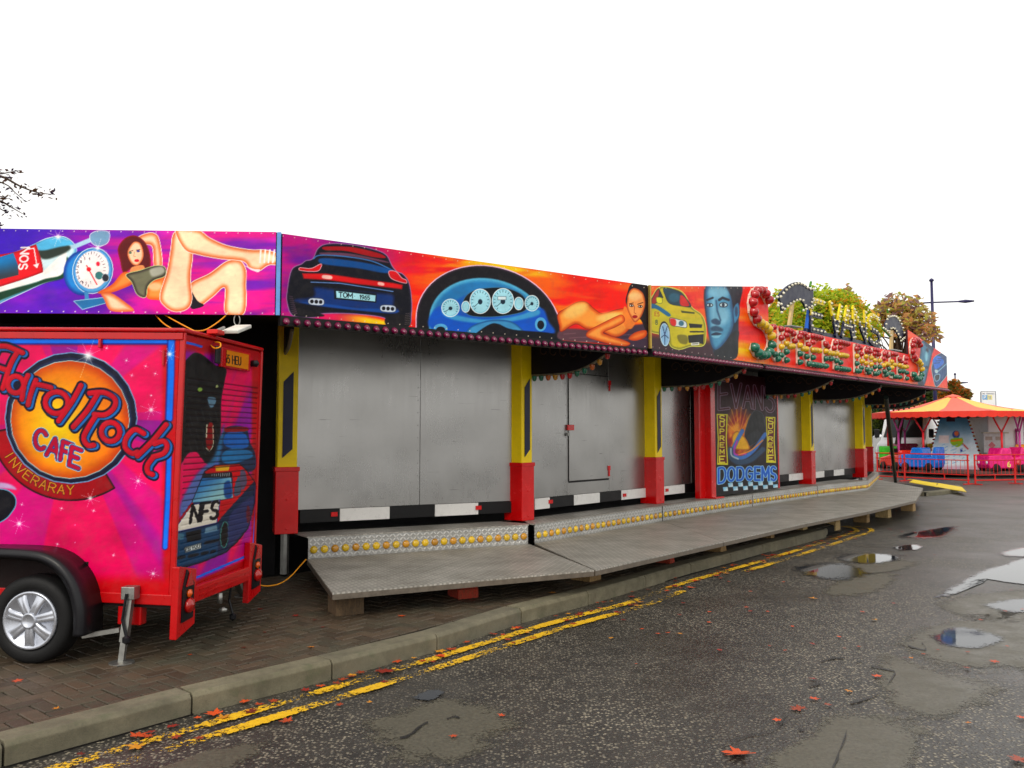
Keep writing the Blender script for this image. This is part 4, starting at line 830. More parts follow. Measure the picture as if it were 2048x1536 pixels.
# plan of the front
pp = [onz(x, y, ZF) for x, y in ((572, 1068), (1052, 1043), (1308, 1007), (1620, 968), (1719, 957), (1746, 943))]
ln = np.array([(p.x, p.y) for p in pp[1:5]]); mc = ln.mean(0); u_, s_, vt = np.linalg.svd(ln - mc); dB = Vector((*vt[0], 0)); dB = dB if dB.x > 0 else -dB
nB = Vector((dB.y, -dB.x, 0)); cB = Vector((*mc, ZF))
posts = [pp[0]] + [onpl(x, 900, cB, nB) for x in (1054, 1318, 1625, 1729)] + [pp[5]]
posts = [V3(p, ZF) for p in posts]
dA = (posts[1] - posts[0]).normalized(); nA = Vector((dA.y, -dA.x, 0)); dC = (posts[5] - posts[4]).normalized(); nC = Vector((dC.y, -dC.x, 0))
OVER = 1.53
FBo = cB + nB * OVER                                 # vertical plane of the long front board
bend2 = onpl(1298, 697, FBo, nB); ZB = bend2.z
bend1 = onz(556, 630, ZB); left1 = onz(0, 626, ZB); end3 = onpl(1895, 777, FBo, nB)
dF1 = (bend1 - left1); dF1.z = 0; dF1.normalize(); dFA = V3(bend2 - bend1, 0).normalized(); nF1, nFA = Vector((dF1.y, -dF1.x, 0)), Vector((dFA.y, -dFA.x, 0))
far_left = bend1 - dF1 * 4.6
ride = thing('dodgem_ride', 'closed dodgem ride with airbrushed rounding boards, yellow posts and aluminium shutters', 'fairground ride', V3((posts[0] + posts[4]) / 2, 0))
# --- posts
def post(c, d, n, stripe_z, front=True, W=.22, D=.27, ztop=3.1):
    o = MB().obox(c - d * W / 2 + Z * .72, d * W, -n * D, Z * (ztop - ZF - .72)).build('post', YEL, ride, bevel=.012)
    MB().obox(c - d * (W / 2 + .018) + n * .018, d * (W + .036), -n * (D + .03), Z * .72).obox(c - d * (W / 2 + .028) + n * .028 + Z * .70, d * (W + .056), -n * (D + .05), Z * .05).build('base', RED, o, bevel=.006)
    q = c + n * .004; a, b = .055, .055; z0, z1 = stripe_z
    MB().prism([q + d * -a + Z * z0, q + d * a + Z * (z0 + .10), q + d * a + Z * z1, q + d * -a + Z * (z1 - .12)], n * .004).build('stripe', NAVY, o)
    MB().tube([c + Z * (-.46) - n * .12, c - n * .12], .05, 8).build('foot', STEEL, o)
    for z in (.06, .38): MB().lathe([(.012, 0), (.012, .004), (0, .010)], c + n * .02 + Z * z, n, 8).build('bolt', RED, o)
    return o
np1 = (nA * .45 + Vector((posts[0].x, posts[0].y, 0)).normalized() * -.55).normalized(); dp1 = Vector((-np1.y, np1.x, 0))
post(posts[0], dp1, np1, (.85, 1.83))
for p in posts[1:5]: post(p, dB, nB, (.82, 1.85))
post(posts[5], dC, nC, (.82, 1.85))
# --- aluminium shutters and skirting
def sheets(A, B, n, cuts, zb=.865, zt=3.05, setback=.2, hole=None):
    d = (B - A).normalized(); L = (B - A).length; A = A - n * setback; ed = [0] + list(cuts) + [L]
    for a, b in zip(ed[:-1], ed[1:]):
        MB().obox(V3(A + d * (a + .003), zb), d * (b - a - .006), -n * .02, Z * (zt - zb)).build('shutter_panel', ALU, ride, bevel=.003)
        rv = MB()
        for z in np.arange(zb + .05, zt - .25, .155): rv.lathe([(.007, 0), (.006, .003), (0, .005)], V3(A + d * (b - .03), z) + n * .0005, n, 6)
        tag(rv.build('rivet_row', STEEL, COL.objects[-1]), kind='stuff')
def skirt(A, B, n, blocks, setback=.18):
    """blocks: (photo x from, photo x to, colour) projected on the wall plane"""
    d = (B - A).normalized(); A0 = A - n * setback
    for x0, x1, m in blocks:
        a, b = ((V3(onpl(x, 1000, A0, n), 0) - V3(A0, 0)).dot(d) for x in (x0, x1))
        MB().obox(V3(A0 + d * (a + .002), .715), d * (b - a - .004), -n * .03, Z * .147).build('skirting_block', WHITE if m else BLACK, ride, bevel=.003)
def at_px(x, A, d, n): return (V3(onpl(x, 900, A, n), 0) - V3(A, 0)).dot(d)
A0 = posts[0] - nA * .12
sheets(posts[0], posts[1], nA, [at_px(840, A0, dA, nA)], setback=.12)
skirt(posts[0], posts[1], nA, ((600, 680, 0), (680, 780, 1), (780, 870, 0), (870, 957, 1), (957, 1030, 0)), .10)
B0 = posts[1]; Bw = B0 - nB * .2
sheets(posts[1], posts[2], nB, [at_px(1134, Bw, dB, nB), at_px(1218, Bw, dB, nB)])
skirt(posts[1], posts[2], nB, ((1070, 1100, 1), (1100, 1148, 0), (1148, 1200, 1), (1200, 1243, 0), (1243, 1300, 1)))
sheets(posts[2], posts[3], nB, [at_px(1400, Bw, dB, nB) - at_px(1318, Bw, dB, nB), at_px(1557, Bw, dB, nB) - at_px(1318, Bw, dB, nB)])
skirt(posts[2], posts[3], nB, ((1322, 1370, 1), (1370, 1420, 0), (1555, 1579, 0), (1579, 1612, 1)))
sheets(posts[3], posts[4], nB, [at_px(1668, Bw, dB, nB) - at_px(1625, Bw, dB, nB)])
skirt(posts[3], posts[4], nB, ((1628, 1650, 1), (1650, 1669, 0), (1669, 1690, 1), (1690, 1712, 0)))
sheets(posts[4], posts[5], nC, [])
for x, y in ((667, 1028), (955, 1015)): p = onpl(x, y, A0, nA); MB().box(p + nA * .03, .075, .02, .05, dA, nA, Z).build('bracket', RED, ride)
for x, y in ((1098, 1003), (1246, 990), (1331, 980)): p = onpl(x, y, Bw, nB); MB().box(p + nB * .03, .075, .02, .05, dB, nB, Z).build('bracket', RED, ride)
# --- access door in the second bay
def dq(x, y, off=0.0): return onpl(x, y, Bw + nB * off, nB)
a, b, c2, d2 = dq(1137, 962), dq(1217, 955), dq(1219, 751), dq(1142, 747)
sa, sb = (a - Bw).dot(dB), (b - Bw).dot(dB)
door = MB().obox(V3(Bw + dB * sa, a.z) + nB * .004, dB * (sb - sa), nB * .012, Z * (d2.z - a.z)).build('door', ALU, ride, bevel=.003)
jb = MB()
for s, w in ((sa - .012, .012), (sb, .012)): jb.obox(V3(Bw + dB * s, a.z - .01) + nB * .001, dB * w, nB * .004, Z * (d2.z - a.z + .02))
jb.obox(V3(Bw + dB * sa, a.z - .028) + nB * .001, dB * (sb - sa), nB * .004, Z * .028).obox(V3(Bw + dB * sa, d2.z) + nB * .001, dB * (sb - sa), nB * .004, Z * .012).build('door_gap', BLACK, door)
p = dq(1141, 855, .02); MB().box(p, .15, .03, .08, dB, nB, Z).build('lock', RED, door, bevel=.004)
pl = dq(1137, 866, .03); MB().box(pl - Z * .02, .045, .02, .045, dB, nB, Z).tube([pl + dB * -.014, pl + dB * -.014 + Z * .03, pl + dB * .0 + Z * .042, pl + dB * .014 + Z * .03, pl + dB * .014], .005, 6).build('padlock', STEEL, door)
for x, y in ((1219, 766), (1218, 936)): p = dq(x, y, .02); MB().box(p, .06, .02, .07, dB, nB, Z).box(p - Z * .08, .025, .02, .09, dB, nB, Z).build('hinge', RED, door)
# --- floor, back walls, roof and soffit
back = [posts[5] + dC * 1 + Vector((-2, 5, 0)), posts[5] + Vector((-9, 9, 0)), posts[0] + Vector((-8, 10, 0)), posts[0] + Vector((-6, 0, 0))]
inner = [p - (nA if i == 0 else nB) * .25 for i, p in enumerate(posts[:5])] + [posts[5]]
fl = [V3(p, ZF - .06) for p in inner + back]
MB().prism(fl, (0, 0, .05)).build('track_floor', DARK, ride)
left_wall_a = posts[0] - dp1 * .1 - np1 * .2
MB().obox(V3(left_wall_a, ZP), V3(posts[0] + Vector((-6.2, .2, 0)) - left_wall_a, 0), Vector((0, .04, 0)), Z * 3.0).build('interior_shade_sheet', DARK, ride)  # added sheet, its black stands in for the shaded interior left of the post
for p0, p1 in zip(back[:-1], back[1:]): MB().obox(V3(p0, ZF), V3(p1 - p0, 0), V3((p1 - p0).cross(Z).normalized() * .04, 0), Z * 2.6).build('back_wall', DARK, ride)
rim = [far_left, bend1, bend2, end3, V3(end3 + dC * 3 - nC * 1.0, end3.z)]
rf = [V3(p, ZB + .40) for p in rim] + [V3(b_, ZB + .8) for b_ in back]
cen = sum(rf, Vector()) / len(rf) + Z * .9
MB().add([p - nB * .08 for p in rf] + [cen], [(i, (i + 1) % len(rf), len(rf)) for i in range(len(rf))]).build('roof', M('roof_tilt', (120, 120, 118), .8), ride)
wl = [V3(posts[0] - np1 * .2 - dF1 * 4.6, 3.0), V3(posts[0] - np1 * .2, 3.0), V3(posts[1] - nB * .2, 3.0), V3(posts[4] - nB * .2, 3.0), V3(posts[5] - nC * .2, 3.0)]
rm = [V3(p, p.z + .06) for p in (far_left, bend1, bend2, end3, end3 + dC * 3 - nC * .9)]
for i in range(4): MB().add([rm[i] - nB * .03, rm[i + 1] - nB * .03, wl[i + 1], wl[i]], [(0, 1, 2, 3)]).build('soffit', SOFF, ride)
# inner rows of dark curved soffit boards that close the gap behind the arms
# --- rounding boards
def board(A, B, hA, hB, art, nu, nv, n, zoff=(0, 0), trim=True):
    """A, B bottom corners; hA, hB heights"""
    d = V3(B - A, 0).normalized()
    o = MB().prism([A - n * .045, B - n * .045, B - n * .045 + Z * hB, A - n * .045 + Z * hA], n * .042).build('rounding_board', BACKB, ride)
    mural('mural', A, B, A + Z * hA, B + Z * hB, nu, nv, art, o); return o
def zat(x, y, P, n): return onpl(x, y, P, n)
h1 = onpl(0, 458, bend1, nF1).z - ZB
hA1 = onpl(556, 464, bend1, nF1).z - bend1.z
b1 = board(far_left, bend1 - dF1 * .03, h1 + .005, hA1, art_board_one, 760, 150, nF1)
MB().box(bend1 - nF1 * .02 + Z * hA1 / 2 - dF1 * .005, .035, .03, hA1, dF1, nF1, Z).build('corner_trim', LBLUE, b1)
hA2 = onpl(558, 466, bend1, nFA).z - bend1.z; hA3 = onpl(1298, 571, bend2, nFA).z - bend2.z
b2 = board(bend1 + dFA * .03, bend2 - dFA * .02, hA2, hA3, art_board_two, 800, 165, nFA)
MB().box(bend2 + (nFA + nB) * .01 + Z * hA3 / 2, .025, .03, hA3, dFA, nFA, Z).build('corner_trim', M('trim_gold', (190, 160, 70), .4, .6), b2)
def fb(x, y): return onpl(x, y, FBo, nB)
def fbz(s): return bend2.z + (end3.z - bend2.z) * s / (V3(end3 - bend2, 0)).length
def fbs(x): return V3(fb(x, 720) - bend2, 0).dot(dB)
sL, sR, sE = fbs(1538.5), fbs(1817), V3(end3 - bend2, 0).length
def fbp(s, z=0): return V3(bend2 + dB * s, fbz(s) + z)
zl0 = fb(1298, 571).z - bend2.z; zl1 = fb(1538, 574).z - fbz(sL); zm0 = fb(1538, 648).z - fbz(sL); zm1 = fb(1812, 708).z - fbz(fbs(1812)); zr0 = fb(1817, 659.5).z - fbz(sR); zr1 = fb(1900, 715).z - fbz(sE)
b3 = board(fbp(.02), fbp(sL), zl0, zl1, art_wing_left, 250, 160, nB)
b4 = board(fbp(sL + .004), fbp(sR - .004), zm0, zm1, art_front_middle, 290, 90, nB)
b5 = board(fbp(sR), fbp(sE), zr0, zr1, art_wing_right, 170, 120, nB)
MB().obox(fbp(sE) + dB * .003, dB * .02, -nB * .05, Z * zr1).build('edge_trim', M('trim_green', (40, 80, 50), .4), b5)
ret = MB().prism([fbp(sE) + dB * .03 - nB * .05, V3(end3 + dC * 3 - nC * 1.0, fbz(sE)), V3(end3 + dC * 3 - nC * 1.0, fbz(sE) + zr1), fbp(sE, zr1) + dB * .03 - nB * .05], nC * .03).build('rounding_board', BACKB, ride)
# --- rows of magenta caps under the boards
capm = {k: dome_mesh(k, .030, .06, 10) for k in ('magenta',)}
def cap_row(A, B, n, count, skip=()):
    d = V3(B - A, B.z - A.z); L = d.length; d.normalize()
    rail = MB().obox(A - n * .05 - Z * .09, d * L, n * .06, Z * .088).build('lamp_rail', BLACK, ride)
    for k in range(count):
        if k in skip: continue
        put('lamp_cap', capm['magenta'], A + d * L * (k + .5) / count + n * .012 - Z * .048, rail, aim(n * .9 - Z * .45))
cap_row(bend1 + dFA * .02, bend2 - dFA * .05, nFA, 47)
cap_row(fbp(.05), fbp(sL - .35), nB, 31); cap_row(fbp(sL - .25), fbp(8.0), nB, 38); cap_row(fbp(8.1), fbp(sE), nB, 64)
# --- curved arms from each post out to the boards, hung with caps
small = {k: dome_mesh(k, .034, .07, 8) for k in ('green', 'orange', 'red', 'amber')}
def arm(base, n, length, z0=2.52, lamps=True):
    t = np.linspace(0, 1, 15); top = 3.02; d = Vector((-n.y, n.x, 0))
    low = [z0 + (ZB - .03 - z0) * (max(0, (q - .35) / .65)) ** 2.2 for q in t]
    out = [base + n * (length * q) for q in t]
    pts = [V3(p, z) for p, z in zip(out, low)] + [V3(out[-1], ZB + .05), V3(out[0], top)]
    o = MB().prism([p - d * .02 for p in pts], d * .04).build('support_arm', M('arm_paint', (15, 11, 17), .5), ride)
    MB().tube([V3(p, z - .012) for p, z in zip(out, low)], .018, 6).build('edge_rail', M('cream_edge', (120, 112, 92), .5), o)
    for k in range(5):                               # painted scroll in relief
        q = .18 + .13 * k; p = base + n * length * q; zc = z0 + .30 - .02 * k
        MB().tube([V3(p + n * (.10 * math.cos(u) * (1 - u / 9)) + d * -.022, zc + .09 * math.sin(u) * (1 - u / 9)) for u in np.linspace(0, 6, 12)], .008, 5).build('scroll', M('scroll_paint', (74, 52, 36), .5), o)
    if not lamps: return
    seq = ['green', 'green', 'orange', 'amber', 'red', 'red', 'green', 'green', 'orange', 'amber', 'red']
    for k, cn in enumerate(seq):
        q = .03 + .94 * k / (len(seq) - 1); z = np.interp(q, t, low)
        put('lamp_cap', small[cn], V3(base + n * length * q, z - .022), o, (PI, 0, 0))
arm(posts[0] - dp1 * .04, (nA * .6 + nF1 * .4).normalized(), 1.3, 2.66, False)
mid34 = posts[2] + (posts[3] - posts[2]) * .56
arm(posts[1] + dB * .10 + nB * .01, nB, 1.22)
for p in (posts[2], mid34, posts[3], posts[4]): arm(p + dB * .10 + nB * .01, nB, OVER - .06)
arm(posts[5], nC, 1.5)
# --- leaning prop at the far corner
MB().tube([V3(onpl(1772, 795, cB + nB * .9, nB)), onz(1791, 964, .02)], .055, 10).build('prop', M('dark_green_paint', (18, 32, 28), .5), ride)
# --- poster stand between the shutters
pb = cB - nB * -.16
pl_, pr_ = (V3(onpl(x, 980, pb, nB), ZF) for x in (1432, 1557))
stand = thing('sign_board', 'tall Evans Supreme Dodgems poster board with red side post between shutters', 'sign', V3((pl_ + pr_) / 2, ZF))
ztop = 2.86
bd = MB().obox(pl_ - nB * .10 + Z * .03, pr_ - pl_, nB * .097, Z * (ztop - ZF - .03)).build('board', BLACK, stand)
zpl, zpr = onpl(1432, 989, pb, nB).z, onpl(1557, 972, pb, nB).z
mural('poster', V3(pl_, ZF + .05), V3(pr_, ZF + .05), V3(pl_, ztop), V3(pr_, ztop), 200, 300, art_poster, bd)
lp = onpl(1406, 985, cB, nB)
MB().obox(V3(pl_, ZF) - dB * .012 + nB * .012, dB * -.17, -nB * .26, Z * (2.9 - ZF)).build('side_post', RED, stand, bevel=.008)
MB().obox(V3(pl_, ZF) - dB * .40 - nB * .10, dB * .22, -nB * .10, Z * (2.9 - ZF)).build('side_panel', RED, stand, bevel=.008)
MB().obox(V3(pl_, ZF) - dB * .22 + nB * .10, dB * .34, -nB * .38, Z * .025).build('foot', RED, stand)
MB().obox(V3(pr_, ZF + .03) + dB * .003 + nB * .006, dB * .06, -nB * .15, Z * (ztop - ZF - .03)).build('side_post', RED, stand, bevel=.006)
# ------------------------------------------------------------------ bulb lettering on the boards
letter_back = M('letter_cream', (226, 214, 196), .45)
def ribbon(mb, pl, w, o, d, n, thick):               # flat channel following a polyline, plane coordinates (s, z)
    for k, (a, b) in enumerate(zip(pl[:-1], pl[1:])):
        a, b = np.array(a), np.array(b); t = b - a; L = np.linalg.norm(t)
        if L < 1e-6: continue
        t /= L; q = np.array([-t[1], t[0]]) * w / 2; a2, b2 = a - t * w * .25, b + t * w * .25
        P = [o + d * c[0] + Z * c[1] for c in (a2 - q, b2 - q, b2 + q, a2 + q)]; mb.prism(P, n * (thick + .0012 * (k % 7)))
def along(pl, step):
    pl = [np.array(p) for p in pl]; L = [np.linalg.norm(b - a) for a, b in zip(pl[:-1], pl[1:])]; tot = sum(L); n = max(1, int(round(tot / step))); out = []
    closed = np.linalg.norm(pl[0] - pl[-1]) < 1e-6
    for k in range(n if closed else n + 1):
        t = tot * k / n; i = 0
        while i < len(L) - 1 and t > L[i]: t -= L[i]; i += 1
        out.append(pl[i] + (pl[i + 1] - pl[i]) * min(1, t / max(L[i], 1e-9)))
    return out
big = {k: dome_mesh(k, .066, .10, 10) for k in ('red', 'yellow', 'green')}
sign = thing('bulb_lettering', 'Supreme Dodgems letters of red, yellow and green lamp caps on orange board', 'sign', fbp(7.5))
def lamp_letter(ch, s0, w, z0, h, step=.15, order=('red', 'yellow', 'green'), lamp=1.0, cut=(.64, .34)):
    fw, pls = FONT[ch]; o = bend2 + nB * .004; L = [[(s0 + a / fw * w, fbz(s0) + z0 + b * h) for a, b in p] for p in pls]
    mb = MB()
    for p in L: ribbon(mb, p, .105 * lamp, V3(o, 0), dB, nB, .03)
    lt = mb.build('letter', letter_back, sign); used = []
    for p in L:
        for q in along(p, step):
            if any(np.linalg.norm(q - u) < step * .7 for u in used): continue
            used.append(q); f = (q[1] - fbz(s0) - z0) / h; cn = order[0] if f > cut[0] else order[1] if f > cut[1] else order[2]
            put('lamp_cap', big[cn], V3(o, 0) + dB * q[0] + Z * q[1] + nB * .034, lt, aim(nB), scale=lamp)
def sx(x): return fbs(x)
lamp_letter('S', sx(1496), sx(1536) - sx(1496), .12, 1.02, .155, lamp=1.12, cut=(.50, .22))
for ch, x0, x1 in (('U', 1541, 1556), ('P', 1566, 1583), ('R', 1593, 1611), ('E', 1619, 1636), ('M', 1645, 1666), ('E', 1674, 1690),
                   ('D', 1707, 1717), ('O', 1725, 1736), ('D', 1743, 1753), ('G', 1760, 1771), ('E', 1777, 1786), ('M', 1793, 1807)):
    lamp_letter(ch, sx(x0), sx(x1) - sx(x0), .10, .50, .14, lamp=.80)
lamp_letter('S', sx(1818), sx(1837) - sx(1818), .12, .95, .155, lamp=1.05, cut=(.48, .22))
# --- name sign and two curved-crown palms standing on the middle board
wht = dome_mesh('white', .024, .034, 8)
YG = M('sign_yellow', (232, 206, 10), .4); NB2 = M('sign_navy', (16, 20, 52), .4)
nm_sign = thing('name_sign', 'Evans cut-out letters, yellow over navy with white bulbs, above orange board', 'sign', fbp(6.5, zm0))
FN = FBo - nB * .12
def fnp(x, y): return onpl(x, y, FN, nB)
def name_letter(ch, bl, br, tl):
    """bl, br, tl: photo pixels of the letter box corners"""
    P, Q, T = fnp(*bl), fnp(*br), fnp(*tl); ex, ey = Q - P, T - P; ex = dB * ex.dot(dB) + Z * ex.z * .35; ey = Z * ey.z
    fw, pls = FONT[ch]; lo, hi = MB(), MB(); tn = None; lamps = []
    for p in pls:
        for a, b in zip(p[:-1], p[1:]):
            cuts = [0, 1]
            if (a[1] - .55) * (b[1] - .55) < 0: cuts = [0, (.55 - a[1]) / (b[1] - a[1]), 1]
            for t0, t1 in zip(cuts[:-1], cuts[1:]):
                A, B = (P + ex * ((a[0] + (b[0] - a[0]) * t) / fw) + ey * (a[1] + (b[1] - a[1]) * t) for t in (t0, t1))
                mid = a[1] + (b[1] - a[1]) * (t0 + t1) / 2; t = (B - A)
                if t.length < 1e-4: continue
                t.normalize(); q = t.cross(nB).normalized() * .05
                (hi if mid > .55 else lo).prism([A - q - t * .05, B - q + t * .05, B + q + t * .05, A + q - t * .05], nB * (.03 + .001 * (len(hi.v + lo.v) % 5)))
        lamps += [P + ex * (u[0] / fw) + ey * u[1] for u in along(p, .19)]
    lt = lo.build('letter', NB2, nm_sign)
    if hi.v: hi.build('letter_top', YG, lt)
    for l in lamps: put('bulb', wht, l + nB * .037, lt, aim(nB))
for ch, bl, br, tl in (('E', (1620, 659), (1645, 663), (1630, 602)), ('V', (1660, 666), (1680, 671), (1660, 608)), ('A', (1682, 670), (1703, 675), (1690, 617)), ('N', (1706, 675), (1729, 680), (1717, 622)), ('S', (1735, 685), (1757, 690), (1745, 632))):
    name_letter(ch, bl, br, tl)
MB().prism([fnp(1612, 664), fnp(1760, 697), fnp(1760, 690), fnp(1612, 656)], -nB * .05).build('base_rail', NB2, nm_sign)
MB().prism([fnp(1615, 660), fnp(1618, 661), fnp(1625, 604), fnp(1622, 603)], -nB * .06).build('end_panel', M('sign_blue', (24, 92, 190), .4), nm_sign)
def palm(label, crown, edge, fronds, stalk, foot):
    r = thing('palm_sign', label, 'sign', fnp(*stalk[0]), 'palm cut-outs beside the name letters')
    cr = MB().prism([fnp(*p) for p in spline(crown, True, 4)], nB * .04).build('crown', NB2, r)
    MB().prism([fnp(*p) - nB * .01 for p in ((stalk[0][0] - 2.4, stalk[0][1]), (stalk[0][0] + 2.4, stalk[0][1] + .8), (stalk[1][0] + 2, stalk[1][1]), (stalk[1][0] - 1.6, stalk[1][1]))], nB * .04).build('stalk', M('palm_trunk', (206, 176, 120), .6), r)
    MB().prism([fnp(*p) for p in foot], nB * .12).build('foot', STEEL, r)
    for pl in edge:
        L = [fnp(*p) for p in spline(pl, False, 4)]
        q = [np.array(((p - FN).dot(dB), p.z)) for p in L]
        for u in along(q, .15): put('bulb', wht, FN + dB * u[0] + Z * (u[1] - FN.z) + nB * .045, cr, aim(nB))
    for pl in fronds:
        MB().tube([fnp(*p) + nB * .02 for p in pl], .022, 6).build('frond', M('frond_green', (70, 130, 30), .5), r)
m9 = mapper(1520, 555, .09766)
palm('large navy palm cut-out edged with white bulbs beside the letter E', m9((350, 390), (450, 250), (590, 140), (740, 92), (880, 150), (960, 215), (1040, 260), (1040, 560), (920, 640), (860, 540), (780, 462), (660, 490), (520, 590), (420, 690), (400, 560)),
     [m9((360, 400), (470, 270), (600, 165), (740, 128), (870, 175), (950, 240), (1035, 240)), m9((380, 720), (490, 605), (610, 515), (730, 462), (800, 470), (850, 500), (876, 580)), m9((1035, 250), (1040, 400), (1046, 480)), m9((830, 680), (930, 635), (1060, 570)), m9((290, 410), (330, 500), (280, 590), (400, 545), (400, 630))],
     [m9((830, 685), (1070, 568)), m9((1000, 190), (1022, 90))], m9((590, 975), (650, 520)), m9((495, 985), (735, 1020), (735, 1040), (495, 1000)))
m10 = mapper(1680, 600, .11719)
palm('small navy palm cut-out edged with white bulbs beside the letter S', m10((745, 420), (800, 320), (870, 285), (950, 320), (1010, 420), (1055, 560), (1050, 610), (1000, 650), (950, 570), (900, 490), (840, 485), (780, 530), (750, 500)),
     [m10((745, 415), (770, 320), (830, 285), (900, 280), (960, 330), (1020, 440), (1060, 570), (1080, 650)), m10((800, 535), (835, 485), (890, 490), (940, 560), (985, 640)), m10((700, 480), (760, 525), (830, 605)), m10((790, 170), (800, 220), (780, 280)), m10((1000, 700), (1070, 640), (1130, 620))],
     [m10((700, 480), (835, 625)), m10((790, 160), (800, 225))], m10((862, 838), (872, 520)), m10((820, 840), (965, 868), (965, 886), (820, 856)))
# ------------------------------------------------------------------ walkway sections in front of the ride
AMB = dome_mesh('amber', .042, .03, 10); AMB_Y = dome_mesh('yellow', .042, .03, 10)
EDGE = M('worn_steel_edge', (128, 118, 106), .45, .8, vs=12, dirt=.4)
def walkway(il, ir, ol, orr, wl_, wr_, label, nb, riser=True):
    """inner left/right, outer left/right of the lower deck; wall-side left/right of the upper tread"""
    g = 'walkway sections along the ride front'
    r = thing('walkway_section', label, 'walkway', V3((il + ir + ol + orr) / 4, ZP), g)
    t = MB().prism([V3(p, ZD - .014) for p in (il, ir, orr, ol)], Z * .014).build('deck', PLATE_D, r); d = V3(ir - il, 0).normalized(); n = Vector((d.y, -d.x, 0)); uv_planar(t, d, n)
    MB().obox(V3(ol, ZD - .06), V3(orr - ol, 0), n * -.03, Z * .0455).obox(V3(il, ZD - .06) - n * .0, V3(ol - il, 0), d * .03, Z * .0455).obox(V3(ir, ZD - .06), V3(orr - ir, 0), d * -.03, Z * .0455).build('frame', EDGE, r)
    rs = MB().obox(V3(il, ZD + .002) + d * .012, V3(ir - il, 0) - d * .024, n * -.012, Z * (ZF - ZD - .016)).build('riser', PLATE_R, r); uv_planar(rs, d, Z)
    tr = MB().prism([V3(p, ZF - .013) for p in (il, ir, wr_, wl_)], Z * .012).build('upper_tread', PLATE_D, r); uv_planar(tr, d, n)
    L = V3(ir - il, 0).length
    for k in range(nb): put('lamp_cap', AMB_Y if (k * 7) % 5 < 3 else AMB, V3(il, ZD + .095) + d * (L * (k + .6) / (nb + .2)) + n * .002, rs, aim(n))
def dk(x, y): return onz(x, y, ZD)
wi = [dk(614, 1118), dk(1066, 1087), dk(1325, 1042), dk(1505, 1013), dk(1635, 993), dk(1736, 980)]; wo = [dk(665, 1186), dk(1190, 1140), dk(1447, 1083), dk(1612, 1046), dk(1735, 1022), dk(1832, 1000)]
wall_pts = [posts[0] - nA * .12, posts[1] - nB * .2]
def on_wall(p): return V3(p - nB * ((p - (cB - nB * .2)).dot(nB)), 0)
gap = lambda a, b: (V3(b - a, 0)).normalized() * .012
walkway(wi[0], wi[1] - dA * .06, wo[0], wo[1] - gap(wo[0], wo[1]), posts[0] - nA * .12 + dA * .1, posts[1] - nA * .1, 'short angled chequer plate walkway section beside the pink trailer', 23)
labs = ['chequer plate walkway section in front of the aluminium door', 'chequer plate walkway section left of the Evans Supreme Dodgems poster', 'chequer plate walkway section under the Evans Supreme Dodgems poster', 'chequer plate walkway section in front of the last wide shutter bay']
for k in range(1, 5):
    e = gap(wo[k], wo[k + 1]); walkway(wi[k] + (dB * .03 if k == 1 else e * .5), wi[k + 1] - e * .5, wo[k] + e * .5, wo[k + 1] - e * .5, on_wall(wi[k]), on_wall(wi[k + 1]), labs[k - 1], 24 if k == 1 else 23)
e5i, e5o = dk(1757, 959.5), dk(1846, 976)
walkway(wi[5] + dC * .03, e5i, wo[5] + dC * .03, e5o, posts[4] + dB * .1, posts[5], 'chequer plate walkway section turning the far corner by the dark prop', 20)
# --- timber blocks that carry the walkway
def timber(name, c1, c2):
    t = NT(name); co = t.coord(); n = t.noise(co, 9, 6, .7, (6, 6, 1)); f = t.noise(co, 40, 5, .7)
    c = t.mix(t.rng(n, .3, .7, 0, 1), rgba(c1), rgba(c2)); c = t.mix(t.rng(f, .5, .7, 0, .6), c, (.03, .025, .018, 1)); t.set(Base_Color=c, Roughness=.85); t.bump(n, .8, .01); return t.m
OAK, PINE, REDW, DARKW = timber('weathered_timber', (140, 112, 74), (180, 146, 96)), timber('new_timber', (190, 160, 110), (212, 184, 128)), timber('red_painted_timber', (190, 44, 26), (150, 70, 44)), timber('dark_timber', (66, 52, 36), (104, 82, 56))
def block(px, py, w, label, mat, z0=ZP, tiers=1, dep=.26, lean=.0, back=.0):
    g = onz(px, py, z0); g = g + Vector((0, 1, 0)) * back; top = ZD - .061; H = top - z0; d = (dB if px > 1150 else dA); n = Vector((d.y, -d.x, 0)); hh = H / tiers
    root = thing('timber_block', label, 'timber block', V3(g, z0), 'timber blocks under the walkway')
    for k in range(tiers):
        ww = w * (1 - .12 * k); s = random.uniform(-.02, .02)
        P = [g + d * (-ww / 2 + s) - n * dep, g + d * (ww / 2 + s) - n * dep, g + d * (ww / 2 + s), g + d * (-ww / 2 + s)]; q = lean * ww * (1 if k == tiers - 1 else .3)
        vs = [V3(p, z0 + hh * k + (.001 if k else -.002)) for p in P] + [V3(p + d * (q if i in (0, 3) else -q), z0 + hh * (k + 1)) for i, p in enumerate(P)]
        MB().add(vs, [(3, 2, 1, 0), (4, 5, 6, 7), (0, 1, 5, 4), (1, 2, 6, 5), (2, 3, 7, 6), (3, 0, 4, 7)]).build('timber', mat if isinstance(mat, dict) is False else mat[k], root, bevel=.008)
block(697, 1231, .26, 'large dark timber block under the near corner of the angled walkway', DARKW)
block(938, 1197, .22, 'red painted timber block under the angled walkway', REDW, tiers=2)
block(1190, 1162, .22, 'brown timber block under the joint of the angled and long walkway', OAK)
block(1344, 1127, .12, 'small orange red timber block under the long walkway', REDW, lean=.15)
block(1449, 1103, .19, 'chamfered timber block between the orange red block and the kerb end', OAK, lean=.2)
block(1546, 1076, .13, 'narrow timber block near the end of the kerb', OAK, lean=.12)
block(1612, 1059, .2, 'squat pale timber block standing at the kerb end', PINE, lean=.1)
